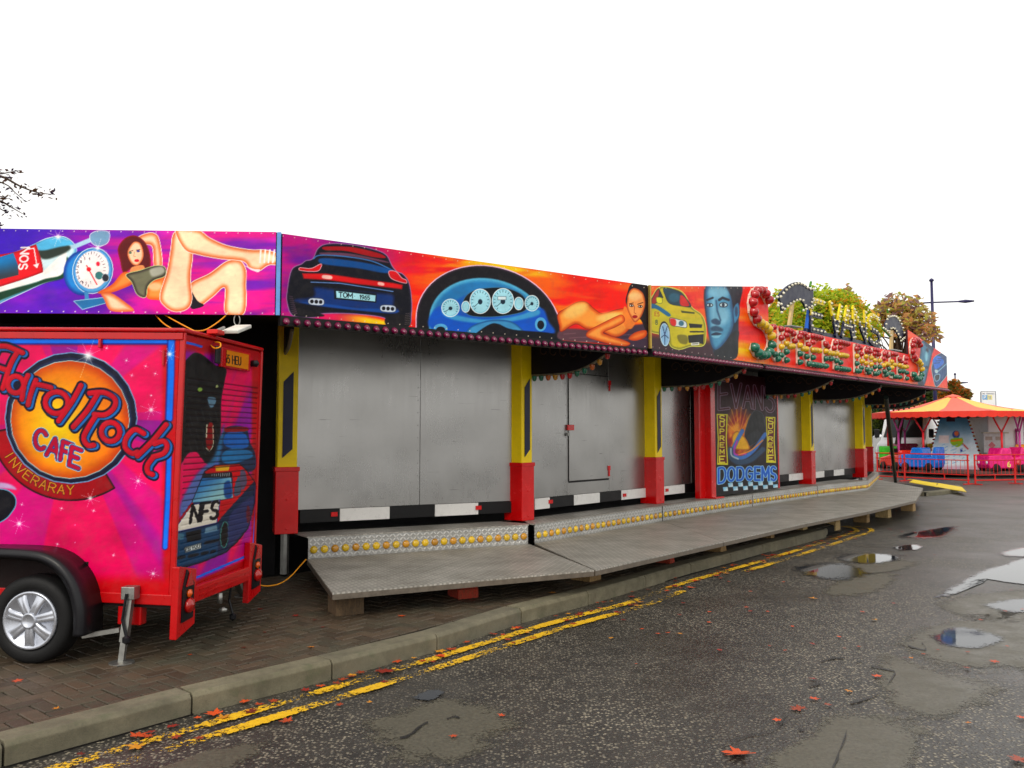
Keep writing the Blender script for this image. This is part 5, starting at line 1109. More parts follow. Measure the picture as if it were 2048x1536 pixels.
block(1677, 1060, .26, 'tall pale timber packing standing on the yellow line hook', PINE, 0, 2, lean=.08)
block(1737, 1045, .2, 'three piece timber packing on the asphalt past the yellow lines', OAK, 0, 3, lean=.1)
block(1780, 1035, .24, 'rounded two tier timber packing among leaves on the asphalt', PINE, 0, 2, lean=.22)
block(1829, 1022, .24, 'timber wedge under the far outer corner of the walkway', OAK, 0, 2, lean=.2)
block(640, 1165, .18, 'dark upright timber set back behind the near end of the walkway', DARKW, back=.35)
# ------------------------------------------------------------------ catering trailer
YAW, NOSE = math.radians(6.5), .020
C0 = V3(ony(349, 880, 5.95), 0)
fw = Vector((-math.cos(YAW), math.sin(YAW), 0)); ac = Vector((math.sin(YAW), math.cos(YAW), 0))
fwp = (fw + Z * NOSE).normalized(); upp = (Z - fw * NOSE).normalized()
def T(a, b, h): return C0 + fwp * a + ac * b + upp * h    # forward from the back, across from the near side, height
TW, TL, TB, TT = 1.38, 3.3, .56, 2.47
trailer = thing('catering_trailer', 'pink and red painted catering trailer with a round cafe logo and steel wheel', 'trailer', V3(T(1.3, .6, 0), ZP))
TRED = M('trailer_red', (190, 6, 12), .3, coat=.3, var=.12, dirt=.18); RUB = M('black_rubber', (16, 16, 17), .65, bump=.3); BPL = M('black_plastic', (20, 20, 24), .35, var=.1)
TRED2 = M('trailer_floor', (26, 8, 8), .7)
def tbox(a0, a1, b0, b1, h0, h1): return MB().obox(T(a0, b0, h0), fwp * (a1 - a0), ac * (b1 - b0), upp * (h1 - h0))
body = tbox(.016, TL, .004, TW - .004, TB, TT).build('body', TRED, trailer, bevel=.01)
mural('side_painting', T(TL, 0, TB + .03), T(.028, 0, TB + .03), T(TL, 0, TT - .02), T(.028, 0, TT - .02), 560, 420, art_trailer_side, body)
def groove(cv, u, v):
    k = (v * 1.95 / .047) % 1.0; inside = (v > .10) & (v < .84) & (u > .05) & (u < .96)
    return -.006 * np.exp(-((k - .5) / .10) ** 2) * inside
def art_back(c):
    art_trailer_back(c); k = (c.v * 1.95 / .047) % 1.0; i = np.nonzero((c.v > .33) & (c.v < .84) & (c.u > .05) & (c.u < .96))[0]
    c.put(i, (16, 6, 14), .75 * np.exp(-((k[i] - .5) / .085) ** 2))
mural('rear_shutter', T(0, .012, TB + .04), T(0, TW - .012, TB + .04), T(0, .012, TT - .02), T(0, TW - .012, TT - .02), 170, 330, art_back, body, groove)
for b in (0, TW - .03): tbox(-.012, .03, b, b + .03, TB - .02, TT).build('corner_trim', TRED, body, bevel=.008)
rf2 = MB().add([T(-.016, -.02, TT), T(TL, -.02, TT), T(TL, TW, TT), T(-.016, TW, TT)] + [T(-.016, -.02, TT + .03), T(TL, -.02, TT + .03), T(TL, TW, TT + .03), T(-.016, TW, TT + .03)],
         [(3, 2, 1, 0), (4, 5, 6, 7), (0, 1, 5, 4), (1, 2, 6, 5), (2, 3, 7, 6), (3, 0, 4, 7)]).build('roof', TRED, trailer, bevel=.012)
tbox(.0, TL, -.012, -.002, TT - .055, TT - .005).build('gutter', TRED, rf2, bevel=.004)
for a in (.62, 1.55, 2.5): tbox(a, a + .02, -.03, .0, TT - .12, TT - .055).build('hinge', TRED, body, bevel=.004)
pin = onpl(323, 697, C0, fw.cross(Z)); MB().tube([T(.14, -.012, TT - .13), T(.14, -.012, TT - .24)], .008, 6).build('drop_pin', TRED, body)
tbox(.02, TL - .3, .02, TW - .02, TB - .07, TB).build('chassis', TRED2, trailer)
tbox(-.02, TL, -.006, .02, TB - .045, TB + .03).build('sill', TRED, trailer, bevel=.006)
bm = tbox(-.05, .0, .05, TW - .05, TB - .07, TB + .05).build('rear_bar', TRED, trailer, bevel=.008)
for h in (TB - .03, TB + .01): tbox(-.056, -.05, .3, TW - .08, h, h + .012).build('bar_rib', TRED, bm)
# light brackets
LENS = cap('lens_red', (190, 10, 8), .1); LENSO = cap('lens_amber', (230, 90, 8), .1)
def bracket(b0, b1, h0, h1):
    P = [T(-.055, b0, h0), T(-.055, b1, h0 + .06), T(-.055, b1, h1), T(-.055, b0 + .03, h1 + .05), T(-.055, b0, h1 + .05)]
    o = MB().prism(P, fwp * .054).build('light_bracket', TRED, trailer, bevel=.006)
    MB().prism([T(-.066, b0 + .05, h0 + .11), T(-.066, b1 - .05, h0 + .12), T(-.066, b1 - .05, h1 - .09), T(-.066, b0 + .10, h1 + .02), T(-.066, b0 + .05, h1 - .12)], fwp * .012).build('lamp_housing', BPL, o)
    c = T(-.066, (b0 + b1) / 2, h0 + .22)
    MB().lathe([(.055, 0), (.055, .02), (.04, .035), (0, .045)], c, -fwp, 14).build('tail_lamp', GLASS['lens_red'], o, True)
    MB().lathe([(.03, 0), (.03, .015), (0, .03)], c + upp * .085, -fwp, 12).build('indicator', GLASS['lens_amber'], o, True)
    tri = [c + upp * .14 - ac * .05 - fwp * .003, c + upp * .14 + ac * .05 - fwp * .003, c + upp * .25 - fwp * .003]; MB().prism(tri, -fwp * .008).build('reflector', GLASS['lens_red'], o)
bracket(-.02, .24, .28, .74); bracket(TW - .22, TW + .03, .30, .76)
# plate and its lamp
pb2 = tbox(-.03, -.002, .55, 1.08, 2.265, 2.42).build('plate_carrier', TRED, trailer, bevel=.006)
mural('number_plate', T(-.034, .62, 2.28), T(-.034, 1.03, 2.28), T(-.034, .62, 2.405), T(-.034, 1.03, 2.405), 120, 44, art_plate, pb2)
tbox(-.05, -.03, .42, .50, 2.28, 2.42).build('plate_lamp', BPL, pb2, bevel=.01)
MB().lathe([(.03, 0), (.03, .05), (.0, .07)], T(-.012, 1.14, 2.34), -fwp, 10).build('marker_lamp', BPL, pb2, True)
MB().tube([T(-.06, .62, TB - .07), T(-.06, .62, TB - .15)], .02, 8).lathe([(.012, 0), (.026, .03), (.012, .06)], T(-.06, .62, TB - .2), -fwp, 10).build('tow_hitch', STEEL, trailer, True)
# wheel
wc = T(.0, 0, 0); wcen = ony(62, 1243, 5.86); a_w = (wcen - C0).dot(fwp); WR = .305; wz = ZP + WR - .004; wax = -ac
wcen = V3(C0 + fw * a_w - ac * .20, wz)
wheel = thing_w = bpy.data.objects.new('wheel', None); COL.objects.link(wheel); wheel.parent = trailer; wheel.location = wcen - trailer.location; wheel.empty_display_size = .1
MB().lathe([(.20, -.19), (.27, -.19), (WR - .012, -.175), (WR, -.15), (WR, -.035), (WR - .012, -.012), (.27, 0), (.225, .002), (.205, -.012), (.20, -.03)], wcen, wax, 40).build('tyre', RUB, wheel, True)
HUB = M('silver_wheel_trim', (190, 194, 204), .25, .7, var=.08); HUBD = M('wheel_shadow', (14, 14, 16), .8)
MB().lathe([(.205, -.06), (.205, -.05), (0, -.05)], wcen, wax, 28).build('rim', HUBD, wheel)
hx = Vector((fwp.x, fwp.y, fwp.z)); hz = Z; hub = MB()
hub.lathe([(.175, -.018), (.205, -.016), (.200, .004), (.186, .004), (.175, -.012)], wcen, wax, 36)
hub.lathe([(.058, -.04), (.056, .012), (.045, .018), (.040, .012), (0, .012)], wcen, wax, 20)
for k in range(7):
    t = 2 * PI * k / 7 + .22; dr = hx * math.cos(t) + hz * math.sin(t); dt = -hx * math.sin(t) + hz * math.cos(t); c = wcen - wax * .0
    vs = []
    for r, w, z in ((.04, .030, .008), (.10, .033, .012), (.15, .036, .006), (.188, .050, -.006)):
        vs += [c + dr * r - dt * w * 1.0 + wax * (z - .02), c + dr * r - dt * w * .75 + wax * z, c + dr * r - dt * w * .2 + wax * (z - .006), c + dr * r + dt * w * .2 + wax * (z - .006), c + dr * r + dt * w * .75 + wax * z, c + dr * r + dt * w + wax * (z - .02)]
    hub.add(vs, [(i * 6 + j, i * 6 + j + 1, i * 6 + 7 + j, i * 6 + 6 + j) for i in range(3) for j in range(5)])
hub.build('hubcap', HUB, wheel, True)
# mudguard
mg = [(1.35, .40), (1.30, .62), (1.18, .80), (.98, .885), (.4, .89), (.05, .885), (-.12, .86), (-.25, .79), (-.35, .67), (-.405, .52), (-.42, .40), (-.42, .30)]
mg = spline(mg, False, 4); mv, mf = [], []
for k, (q, h) in enumerate(mg):
    a = a_w + q; t0, t1 = np.array(mg[max(k - 1, 0)]), np.array(mg[min(k + 1, len(mg) - 1)]); dd = (t1 - t0) / np.linalg.norm(t1 - t0); nn = np.array([dd[1], -dd[0]]); nn = nn if (nn[1] > 0 or nn[0] < 0) else nn
    for b, o in ((.0, .0), (-.21, .0), (-.235, -.012), (-.24, -.04), (-.235, -.07), (-.225, -.05), (-.2, -.02), (.0, -.02)):
        mv.append(C0 + fw * (a + nn[0] * o * 1) + ac * b + Z * (h + ZP - .09 + nn[1] * o))
n8 = 8
for k in range(len(mg) - 1): mf += [(k * n8 + j, k * n8 + (j + 1) % n8, (k + 1) * n8 + (j + 1) % n8, (k + 1) * n8 + j) for j in range(n8)]
mf += [tuple(range(n8)), tuple(range((len(mg) - 1) * n8, len(mg) * n8))]
MB().add(mv, mf).build('mudguard', BPL, trailer, True)
tbox(a_w - .28, a_w + 1.3, -.003, .0, .42, .80).build('wheel_well', TRED2, trailer)
# corner steadies
def steady(foot, top, label=False):
    d = (top - foot).normalized(); o = MB().tube([foot + Z * .01, foot + (top - foot) * .55], .026, 4).tube([foot + (top - foot) * .3, top], .036, 4).build('steady', STEEL, trailer)
    MB().lathe([(.085, 0), (.085, .008), (.04, .014)], V3(foot, ZP), Z, 12).build('foot_plate', STEEL, o)
    MB().box(top, .10, .08, .09, fw, ac, Z).build('clamp', STEEL, o, bevel=.006)
    MB().tube([top - ac * .05, top - ac * .06 - Z * .18 + fw * .02, top - ac * .06 - Z * .30 - fw * .015], .010, 6).lathe([(.0, 0), (.028, .02), (.028, .05), (0, .07)], top - ac * .06 - Z * .35 - fw * .015, Z, 10).build('handle', BPL, o)
steady(onz(243, 1326, ZP), onpl(261, 1185, C0 - ac * .045, ac)); steady(onz(486, 1192, ZP), T(.02, 1.05, TB - .02))
tbox(.24, .42, .02, .10, .36, .54).build('axle_bracket', TRED, trailer, bevel=.01)
MB().tube([T(.36, -.04, .34), T(.60, -.10, .30)], .022, 4).build('crank_bar', STEEL, trailer)
dbar = MB().tube([T(TL, .2, TB - .03), T(TL + 1.1, TW / 2, TB - .05)], .04, 6).tube([T(TL, TW - .2, TB - .03), T(TL + 1.1, TW / 2, TB - .05)], .04, 6).build('drawbar', TRED2, trailer)
MB().lathe([(.02, 0), (.02, .5)], V3(T(TL + 1.0, TW / 2, 0), ZP), Z, 8).build('jockey_leg', STEEL, trailer)
# ------------------------------------------------------------------ lamp and cables over the trailer
WHT = M('lamp_white', (206, 206, 198), .4)
lroot = thing('work_lamp', 'small white clip-on flood lamp fixed to the top of the trailer', 'lamp', T(-.02, .45, TT + .03))
ca = T(-.02, .45, TT + .035)
MB().box(ca + Z * .02, .09, .12, .035, fw, ac, Z).build('clip', M('clip_red', (200, 30, 24), .4), lroot, bevel=.006)
MB().tube([ca + Z * .03, ca + Z * .07 + ac * .10 - fw * .02], .012, 6).build('stem', STEEL, lroot)
hd = ca + Z * .075 + ac * .24 - fw * .06; ax_ = (ac * .9 + Z * .28).normalized(); az_ = ax_.cross(fw).normalized()
MB().box(hd, .14, .26, .03, fw, ax_, az_).build('head', WHT, lroot, bevel=.008)
CABO = M('orange_cable', (232, 150, 16), .5, var=.05)
def cable(label, pts, r=.007, grp=None):
    P = [ony(x, y, d) for x, y, d in pts]; P = [Vector(p) for p in spline([tuple(p) for p in P], False, 6)]
    return tag(MB().tube(P, r, 6).build('cable', CABO, None, True), label, 'cable')
cable('orange cable looping from the canopy down to the clip-on lamp', [(318, 622, 7.5), (340, 636, 7.3), (375, 655, 6.9), (400, 668, 6.7), (415, 684, 6.45), (428, 696, 6.3), (440, 694, 6.3), (440, 686, 6.36), (430, 684, 6.4)], .006)
cable('orange cable sagging between the canopy edge and the trailer roof', [(305, 622, 7.5), (325, 645, 7.2), (345, 658, 6.8), (352, 661, 6.6)], .006)
cable('orange cable drooping under the canopy right of the lamp', [(388, 662, 6.75), (410, 660, 6.9), (435, 645, 7.1), (455, 628, 7.4)], .006)
cable('thin yellow cable drooping from the walkway end to the paving', [(612, 1119, 8.6), (600, 1132, 8.4), (582, 1152, 8.2), (560, 1167, 7.9), (530, 1172, 7.75), (498, 1164, 7.7)], .006)
hk = thing('hook', 'steel chain ring hanging under the board above the trailer', 'hook', ony(474, 640, 7.35))
MB().tube([ony(474 + 6 * math.sin(t), 640 + 11 * math.cos(t), 7.35) for t in np.linspace(0, 2 * PI, 16)], .006, 6).tube([ony(474, 630, 7.35), ony(474, 618, 7.4)], .005, 6).build('ring', STEEL, hk)
# ------------------------------------------------------------------ fallen leaves
def leaf_mat(name, c1, c2):
    t = NT(name); oi = t.new('ShaderNodeObjectInfo'); n = t.noise(t.coord(), 30, 4)
    c = t.mix(oi.outputs['Random'], rgba(c1), rgba(c2)); c = t.mix(t.rng(n, .5, .7, 0, .5), c, (.05, .02, .008, 1)); t.set(Base_Color=c, Roughness=.5); return t.m
LM = [leaf_mat('leaf_orange', (214, 76, 16), (136, 50, 18)), leaf_mat('leaf_red', (150, 28, 12), (84, 30, 16)), leaf_mat('leaf_yellow', (206, 140, 24), (186, 108, 18))]
def leaf_mesh(seed, mat):
    r = random.Random(seed); tips = [(0, 1.0), (10, .74), (18, .70), (24, .40), (40, .62), (52, .95), (64, .70), (78, .66), (92, .38), (112, .62), (128, .66), (150, .34), (180, .16)]; pts = []
    seq = [(a, q) for a, q in tips] + [(-a, q) for a, q in tips[::-1][1:]]
    curl = r.uniform(.04, .22); ph = r.uniform(0, 6)
    for a, q in seq[:-1]:
        q *= r.uniform(.88, 1.08); a = math.radians(a + r.uniform(-3, 3)); x, y = q * math.sin(a), q * math.cos(a)
        pts.append((x, y, max(0.0, curl * (q ** 2) * (.5 + .5 * math.sin(2 * a + ph)) + r.uniform(0, .03))))
    n = len(pts); mb = MB().add([(0, 0, .02)] + pts, [(0, i + 1, (i + 1) % n + 1) for i in range(n)])
    mb.tube([(0, -.1, .02), (r.uniform(-.2, .2), -.75, .06)], .02, 4); me, _ = mb.mesh('leaf', mat, center=False); return me
LMESH = [[leaf_mesh(10 * m + k, LM[m]) for k in range(4)] for m in range(3)]
def ground_z(P):
    o = (P.x - KB[0]) * KN[0] + (P.y - KB[1]) * KN[1]; s = (P.x - KB[0]) * KD[0] + (P.y - KB[1]) * KD[1]; return ZP if (o > .0 and s < 12.3) else .012
def leaf(px, py, size, kind=None):
    P = onz(px, py, 0.012); pav = False
    Q = onz(px, py, ZP)
    if ground_z(Q) == ZP: P = Q; pav = True
    k = random.choices((0, 1, 2), (5, 3, 2))[0] if kind is None else kind
    cn = ('orange', 'dark red', 'yellow')[k]; off = (KB[0] - P.x) * KN[0] + (KB[1] - P.y) * KN[1]
    where = 'the block paving' if pav else 'the asphalt gutter beside the kerb' if off < .55 else 'the open wet asphalt'; lab = f'fallen {cn} maple leaf lying on {where}'
    o = put('fallen_leaf', random.choice(LMESH[k]), P + Z * .003, None, (random.gauss(0, .05), random.gauss(0, .05), random.uniform(0, 6.28)), size * random.uniform(.85, 1.15) / 2)
    tag(o, lab, 'leaf', f'{cn} leaves on {where}')
for px, py, s, k in ((1480, 1508, .20, 0), (1598, 1418, .13, 0), (1556, 1440, .08, 0), (1628, 1398, .09, 0), (1655, 1410, .06, 0), (1698, 1382, .09, 2), (1752, 1352, .09, 0), (1625, 1358, .07, 1), (1935, 1336, .08, 0), (1822, 1316, .05, 2), (1990, 1324, .09, 0), (1750, 1240, .08, 2), (1625, 1197, .10, 2), (2040, 1520, .12, 0), (1936, 1446, .06, 2), (2044, 1436, .07, 0),
                     (908, 1472, .06, 0), (1005, 1431, .06, 0), (1494, 1215, .07, 0), (1360, 1230, .07, 1), (1360, 1268, .08, 2), (1316, 1268, .07, 0), (1222, 1276, .06, 2), (1285, 1258, .06, 0), (1418, 1245, .06, 0), (1540, 1292, .05, 1), (1440, 1300, .07, 1), (1500, 1222, .07, 1),
                     (275, 1472, .12, 0), (302, 1465, .10, 1), (345, 1452, .09, 1), (430, 1428, .14, 0), (445, 1436, .11, 2), (492, 1403, .09, 0), (545, 1402, .08, 0), (610, 1381, .10, 1), (640, 1372, .10, 0), (685, 1360, .12, 0), (705, 1350, .08, 2), (768, 1342, .18, 1), (795, 1322, .10, 0), (828, 1316, .06, 2), (880, 1302, .11, 2), (985, 1268, .08, 1), (1005, 1270, .07, 0), (1110, 1232, .09, 0), (1135, 1228, .08, 2), (1160, 1226, .09, 1), (1180, 1222, .11, 0), (1200, 1216, .08, 0), (1262, 1210, .10, 1), (1235, 1225, .1, 1), (1245, 1240, .08, 1), (1348, 1172, .12, 1), (1335, 1182, .08, 0), (1362, 1176, .08, 0), (1420, 1148, .10, 1), (1438, 1146, .10, 0), (1455, 1140, .06, 0), (1400, 1158, .06, 0), (1265, 1184, .06, 0), (1525, 1110, .09, 0), (1535, 1116, .08, 0), (1620, 1080, .10, 0), (1632, 1084, .08, 2), (1598, 1094, .06, 0), (680, 1410, .06, 0), (740, 1405, .05, 2),
                     (520, 1219, .09, 1), (590, 1232, .07, 1), (630, 1240, .06, 1), (805, 1232, .09, 0), (1105, 1186, .10, 2), (621, 1295, .07, 2), (33, 1362, .10, 0), (112, 1418, .05, 2), (380, 1310, .05, 0), (488, 1296, .05, 1), (530, 1265, .06, 1), (645, 1255, .06, 1), (712, 1170, .06, 1)):
    leaf(px, py, s, k)
r_ = random.Random(3)
for k in range(105):                                 # drift along the gutter
    s, o = r_.uniform(-1.5, 13), abs(r_.gauss(.0, .20)) + .05; P = KB + KD * s - KN * o; px, py = project(np.array([[P[0], P[1], 0.0]])); leaf(px[0], py[0], r_.uniform(.06, .12))
for k in range(32): leaf(r_.uniform(1250, 2048), r_.uniform(1075, 1330), r_.uniform(.035, .07), r_.choice((0, 0, 1)))
for k in range(26): leaf(r_.gauss(1850, 40), r_.gauss(1067, 6), r_.uniform(.05, .09), r_.choice((0, 1, 1)))
for k in range(14): leaf(r_.uniform(1765, 1930), r_.uniform(1005, 1040), r_.uniform(.05, .09), r_.choice((0, 1, 2)))
# ------------------------------------------------------------------ background: trees, children's ride, van, lamps, signs
def foliage_mat(name, cols):
    t = NT(name); g = t.new('ShaderNodeNewGeometry'); r = g.outputs['Random Per Island']
    cr = t.new('ShaderNodeValToRGB'); cr.color_ramp.interpolation = 'CONSTANT'; e = cr.color_ramp.elements
    e[0].position = 0; e[0].color = rgba(cols[0]); e[1].position = 1 / len(cols); e[1].color = rgba(cols[1])
    for k in range(2, len(cols)): q = e.new(k / len(cols)); q.color = rgba(cols[k])
    n = t.noise(g.outputs['Position'], .55, 3); t.link(t.math('FRACT', t.math('ADD', t.math('MULTIPLY', r, .55), t.math('MULTIPLY', n, 1.1))), cr.inputs[0])
    t.set(Base_Color=cr.outputs[0], Roughness=.6); t.b.inputs['Subsurface Weight'].default_value = 0
    tr = t.new('ShaderNodeBsdfTranslucent'); t.link(cr.outputs[0], tr.inputs[0]); mx = t.new('ShaderNodeMixShader'); mx.inputs[0].default_value = .55
    t.link(t.b.outputs[0], mx.inputs[1]); t.link(tr.outputs[0], mx.inputs[2]); t.link(mx.outputs[0], t.out.inputs['Surface']); return t.m
BARK = M('bark', (70, 56, 44), .9, bump=.8, bs=30)
def leaf_cloud(mb_v, mb_f, pts, size, rs):
    """leaf-shaped four-cornered faces at the points, random attitude"""
    n = len(pts); P = np.asarray(pts); a = rs.normal(size=(n, 3)); a[:, 2] *= .5; a /= np.linalg.norm(a, axis=1)[:, None]; b = rs.normal(size=(n, 3)); b -= a * (a * b).sum(1)[:, None]; b /= np.linalg.norm(b, axis=1)[:, None]
    s = size * rs.uniform(.6, 1.3, n)[:, None]; q = np.stack([P - a * s, P + b * s * .42 - a * s * .1, P + a * s, P - b * s * .42 - a * s * .1], 1); k = len(mb_v)
    mb_v.extend(map(tuple, q.reshape(-1, 3))); mb_f.extend([(k + 4 * i, k + 4 * i + 1, k + 4 * i + 2, k + 4 * i + 3) for i in range(n)])
def tree(label, base, height, crown_c, crown_r, mat, count, lsize, seed, lobes=26, trunk=.16, grp='trees behind the ride', lobe=.38):
    rs = np.random.default_rng(seed); root = thing('tree', label, 'tree', base, grp); base = Vector(base); cc = Vector(crown_c)
    tb = MB(); top = Vector((cc.x, cc.y, cc.z + crown_r[2] * .3)); st = [base + (top - base) * t + Vector(rs.normal(size=3) * .08 * (0 < t < 1)) for t in np.linspace(0, 1, 7)]
    tb.tube(st, [trunk * (1 - .8 * t) for t in np.linspace(0, 1, 7)], 8); mv, mf = [], []; tips = []
    for k in range(lobes):
        u = rs.normal(size=3); u /= np.linalg.norm(u); u[2] = abs(u[2]) * 1.2 - .45; r = rs.uniform(.5, 1.12); c = np.array(cc) + u * np.array(crown_r) * r; tips.append(c)
        s0 = st[rs.integers(2, 6)]; m_ = s0.lerp(Vector(c), .5) + Vector((0, 0, .15)); tb.tube([s0, m_, Vector(c)], [trunk * .35, trunk * .2, trunk * .07], 5)
        nn = count // lobes; v = rs.normal(size=(nn, 3)); v /= np.linalg.norm(v, axis=1)[:, None]; rad = rs.uniform(.25, 1.0, nn)[:, None] ** .5; w = np.array(crown_r) * lobe * rs.uniform(.7, 1.2)
        pts = c + v * rad * w; leaf_cloud(mv, mf, pts, lsize, rs)
    tb.build('trunk', BARK, root, True); MB().add(mv, mf).build('crown', mat, root); return root
AUT_Y = foliage_mat('foliage_yellow_green', [(196, 212, 46), (222, 220, 56), (166, 200, 40), (240, 180, 50), (136, 172, 34), (206, 216, 52)])
AUT_O = foliage_mat('foliage_turning', [(206, 180, 96), (196, 120, 90), (184, 190, 84), (216, 160, 100), (150, 116, 116), (200, 194, 96)])
AUT_D = foliage_mat('foliage_dark_green', [(40, 60, 18), (60, 84, 22), (90, 104, 24), (50, 66, 20)])
AUT_R = foliage_mat('foliage_orange', [(190, 100, 30), (150, 130, 40), (206, 120, 30), (110, 110, 40)])
def tr(px, py, rx, rz, Y, **k):
    c = ony(px, py, Y); s = Y / F; base = (c.x, c.y, 0); return dict(base=base, height=0, crown_c=c, crown_r=(rx * s, rx * s * .8, rz * s), **k)
tree('broad yellow green tree rising behind the Evans letters', **tr(1648, 662, 92, 82, 34, mat=AUT_Y, count=28000, lsize=.11, seed=1, lobes=90, lobe=.36))
tree('airy brown and olive tree beside the tall street lamp', **tr(1800, 650, 66, 76, 38, mat=AUT_O, count=1900, lsize=.18, seed=2, lobes=60, lobe=.24))
tree('thin pale treetop showing above the yellow green tree', **tr(1688, 605, 30, 36, 52, mat=AUT_O, count=700, lsize=.17, seed=3, lobes=40, lobe=.36))
tree('small yellow green tree filling the gap behind the palm cut-outs', **tr(1568, 640, 40, 58, 40, mat=AUT_Y, count=7000, lsize=.13, seed=4, lobes=30, lobe=.42))
tree('low orange bush-like tree above the striped canopy', **tr(1908, 800, 30, 34, 52, mat=AUT_R, count=4200, lsize=.16, seed=5, lobes=26, lobe=.42))
tree('dark green tree in the shade behind the white van', **tr(1776, 842, 46, 44, 50, mat=AUT_D, count=9000, lsize=.18, seed=6, lobes=40, lobe=.42))
tree('dark green tree beyond the far end of the ride', **tr(1850, 815, 60, 50, 60, mat=AUT_D, count=9000, lsize=.2, seed=8, lobes=40, lobe=.42))
# overhanging branch at the left edge belongs to a tree out of sight
def edge_tree():
    rs = np.random.default_rng(12); Y = 13.0; base = Vector((-12.6, 14.6, 0)); root = thing('tree', 'drooping purple brown leafy branch tips of a tree reaching past the boards', 'tree', base)
    tb = MB(); top = Vector((-12.2, 14.2, 6.4)); tb.tube([base, base.lerp(top, .5) + Vector((.15, 0, 0)), top], [.2, .14, .06], 10)
    mv, mf = [], []
    br = [[(-240, 300), (-60, 345), (0, 352), (40, 372), (75, 385), (110, 389)], [(-60, 345), (10, 368), (30, 385), (50, 402)], [(-60, 345), (0, 347), (20, 344), (40, 341)], [(-240, 330), (-40, 395), (0, 402), (20, 413), (48, 429)], [(-40, 395), (0, 393), (12, 394)], [(-40, 395), (5, 420), (13, 426)], [(-240, 360), (-60, 440), (-10, 452), (8, 449)], [(-240, 340), (-120, 350), (-60, 360), (-30, 366)]]
    for k, b in enumerate(br):
        P = [ony(x, y, Y + rs.uniform(-.2, .2) + (.6 if x < -100 else 0)) for x, y in b]; P = [Vector(p) for p in spline([tuple(q) for q in P], False, 5)]
        P0 = [top.lerp(P[0], t) for t in (0, .5)] if b[0][0] < -200 else []
        Q = P0 + P; tb.tube(Q, list(np.linspace(.035 if P0 else .014, .004, len(Q))), 5)
        for p in P:
            if p.x < -9.2 and rs.random() < .3: continue
            n = 3 if k == 0 else 2
            leaf_cloud(mv, mf, np.array(p) + rs.normal(size=(n, 3)) * np.array((.045, .05, .035)), .045, rs)
    for k in range(30):
        c = np.array((-13.2, 15.0, 6.6)) + rs.normal(size=3) * np.array((.8, .8, .9)); leaf_cloud(mv, mf, c + rs.normal(size=(80, 3)) * .35, .09, rs)
    tb.build('trunk', BARK, root, True); MB().add(mv, mf).build('crown', foliage_mat('foliage_purple', [(60, 30, 40), (80, 44, 36), (46, 30, 56), (90, 60, 34)]), root)
edge_tree()
# street lamps
LAMP = M('lamp_post_paint', (44, 40, 84), .4, .3)
def lamp_post(label, px, ytop, Y, arm_y, arms, r):
    t = ony(px, ytop, Y); s = Y / F; root = thing('street_lamp', label, 'street lamp', (t.x, t.y, 0), 'street lamps')
    MB().tube([(t.x, t.y, 0), (t.x, t.y, t.z * .5), (t.x, t.y, t.z)], [r * 1.3, r, r * .75], 10).lathe([(r, 0), (r * 1.5, .05), (r, .14), (0, .2)], t, Z, 10).build('post', LAMP, root, True)
    for x1, y1 in arms:
        a, b = ony(px, arm_y, Y), ony(x1, y1, Y); o = MB().tube([a, b], r * .45, 6).build('arm', LAMP, root, True)
        d = (b - a).normalized(); MB().tube([b - d * .9, b - d * .5, b], [r * .5, r * 1.1, r * .5], 8).build('lantern', LAMP, o, True)
lamp_post('tall purple grey lamp post with two level arms behind the ride', 1863, 563, 47, 605, ((1948, 602), (1792, 609)), .095)
lamp_post('distant slim lamp post with one short arm above the orange bush', 1910, 750, 70, 766, ((1936, 765),), .07)
# parking sign
ps = ony(1976, 800, 46); root = thing('parking_sign', 'pale car park sign with blue P square behind the striped canopy', 'sign', (ps.x, ps.y, 0))
SGN = M('sign_white', (236, 236, 236), .5, var=.03); s46 = 46 / F
def sgn(x0, y0, x1, y1, m, off, nm, par): a, b = ony(x0, y1, 46), ony(x1, y0, 46); return MB().obox(a + Vector((0, off, 0)), Vector((b.x - a.x, 0, 0)), Vector((0, .012, 0)), Z * (b.z - a.z)).build(nm, m, par)
MB().tube([(ony(1963, 830, 46).x, 46.06, 0), ony(1963, 784, 46) + Vector((0, .06, 0))], .05, 8).build('post', STEEL, root)
pn = sgn(1962, 782, 1992, 815, SGN, 0, 'panel', root); GREY = M('sign_grey', (170, 174, 182), .5)
for q in ((1962, 782, 1992, 783), (1962, 783, 1963, 815), (1991, 783, 1992, 815)): sgn(*q, GREY, -.014, 'border', pn)
pq = sgn(1965, 790, 1974.5, 799, M('sign_pblue', (120, 170, 214), .5), -.014, 'symbol_square', pn); sgn(1974.5, 790, 1984, 799, M('sign_pyellow', (230, 220, 150), .5), -.014, 'symbol_square', pn)
tb = MB(); 
for p in letters('P', (1967.5, 797.6), (5, 0), (0, -6)):
    tb.tube([ony(x, y, 46) + Vector((0, -.02, 0)) for x, y in p], .022, 4)
tb.build('letter', SGN, pq); tb = MB()
for p in letters('NO TOURERS', (1965, 788.2), (2.0, 0), (0, -2.4), .45): tb.tube([ony(x, y, 46) + Vector((0, -.02, 0)) for x, y in p], .008, 4)
tb.build('lettering', GREY, pn); tb = MB()
for p in letters('18', (1976.5, 797), (4, 0), (0, -5), .3): tb.tube([ony(x, y, 46) + Vector((0, -.02, 0)) for x, y in p], .014, 4)
tb.build('numerals', GREY, pn)
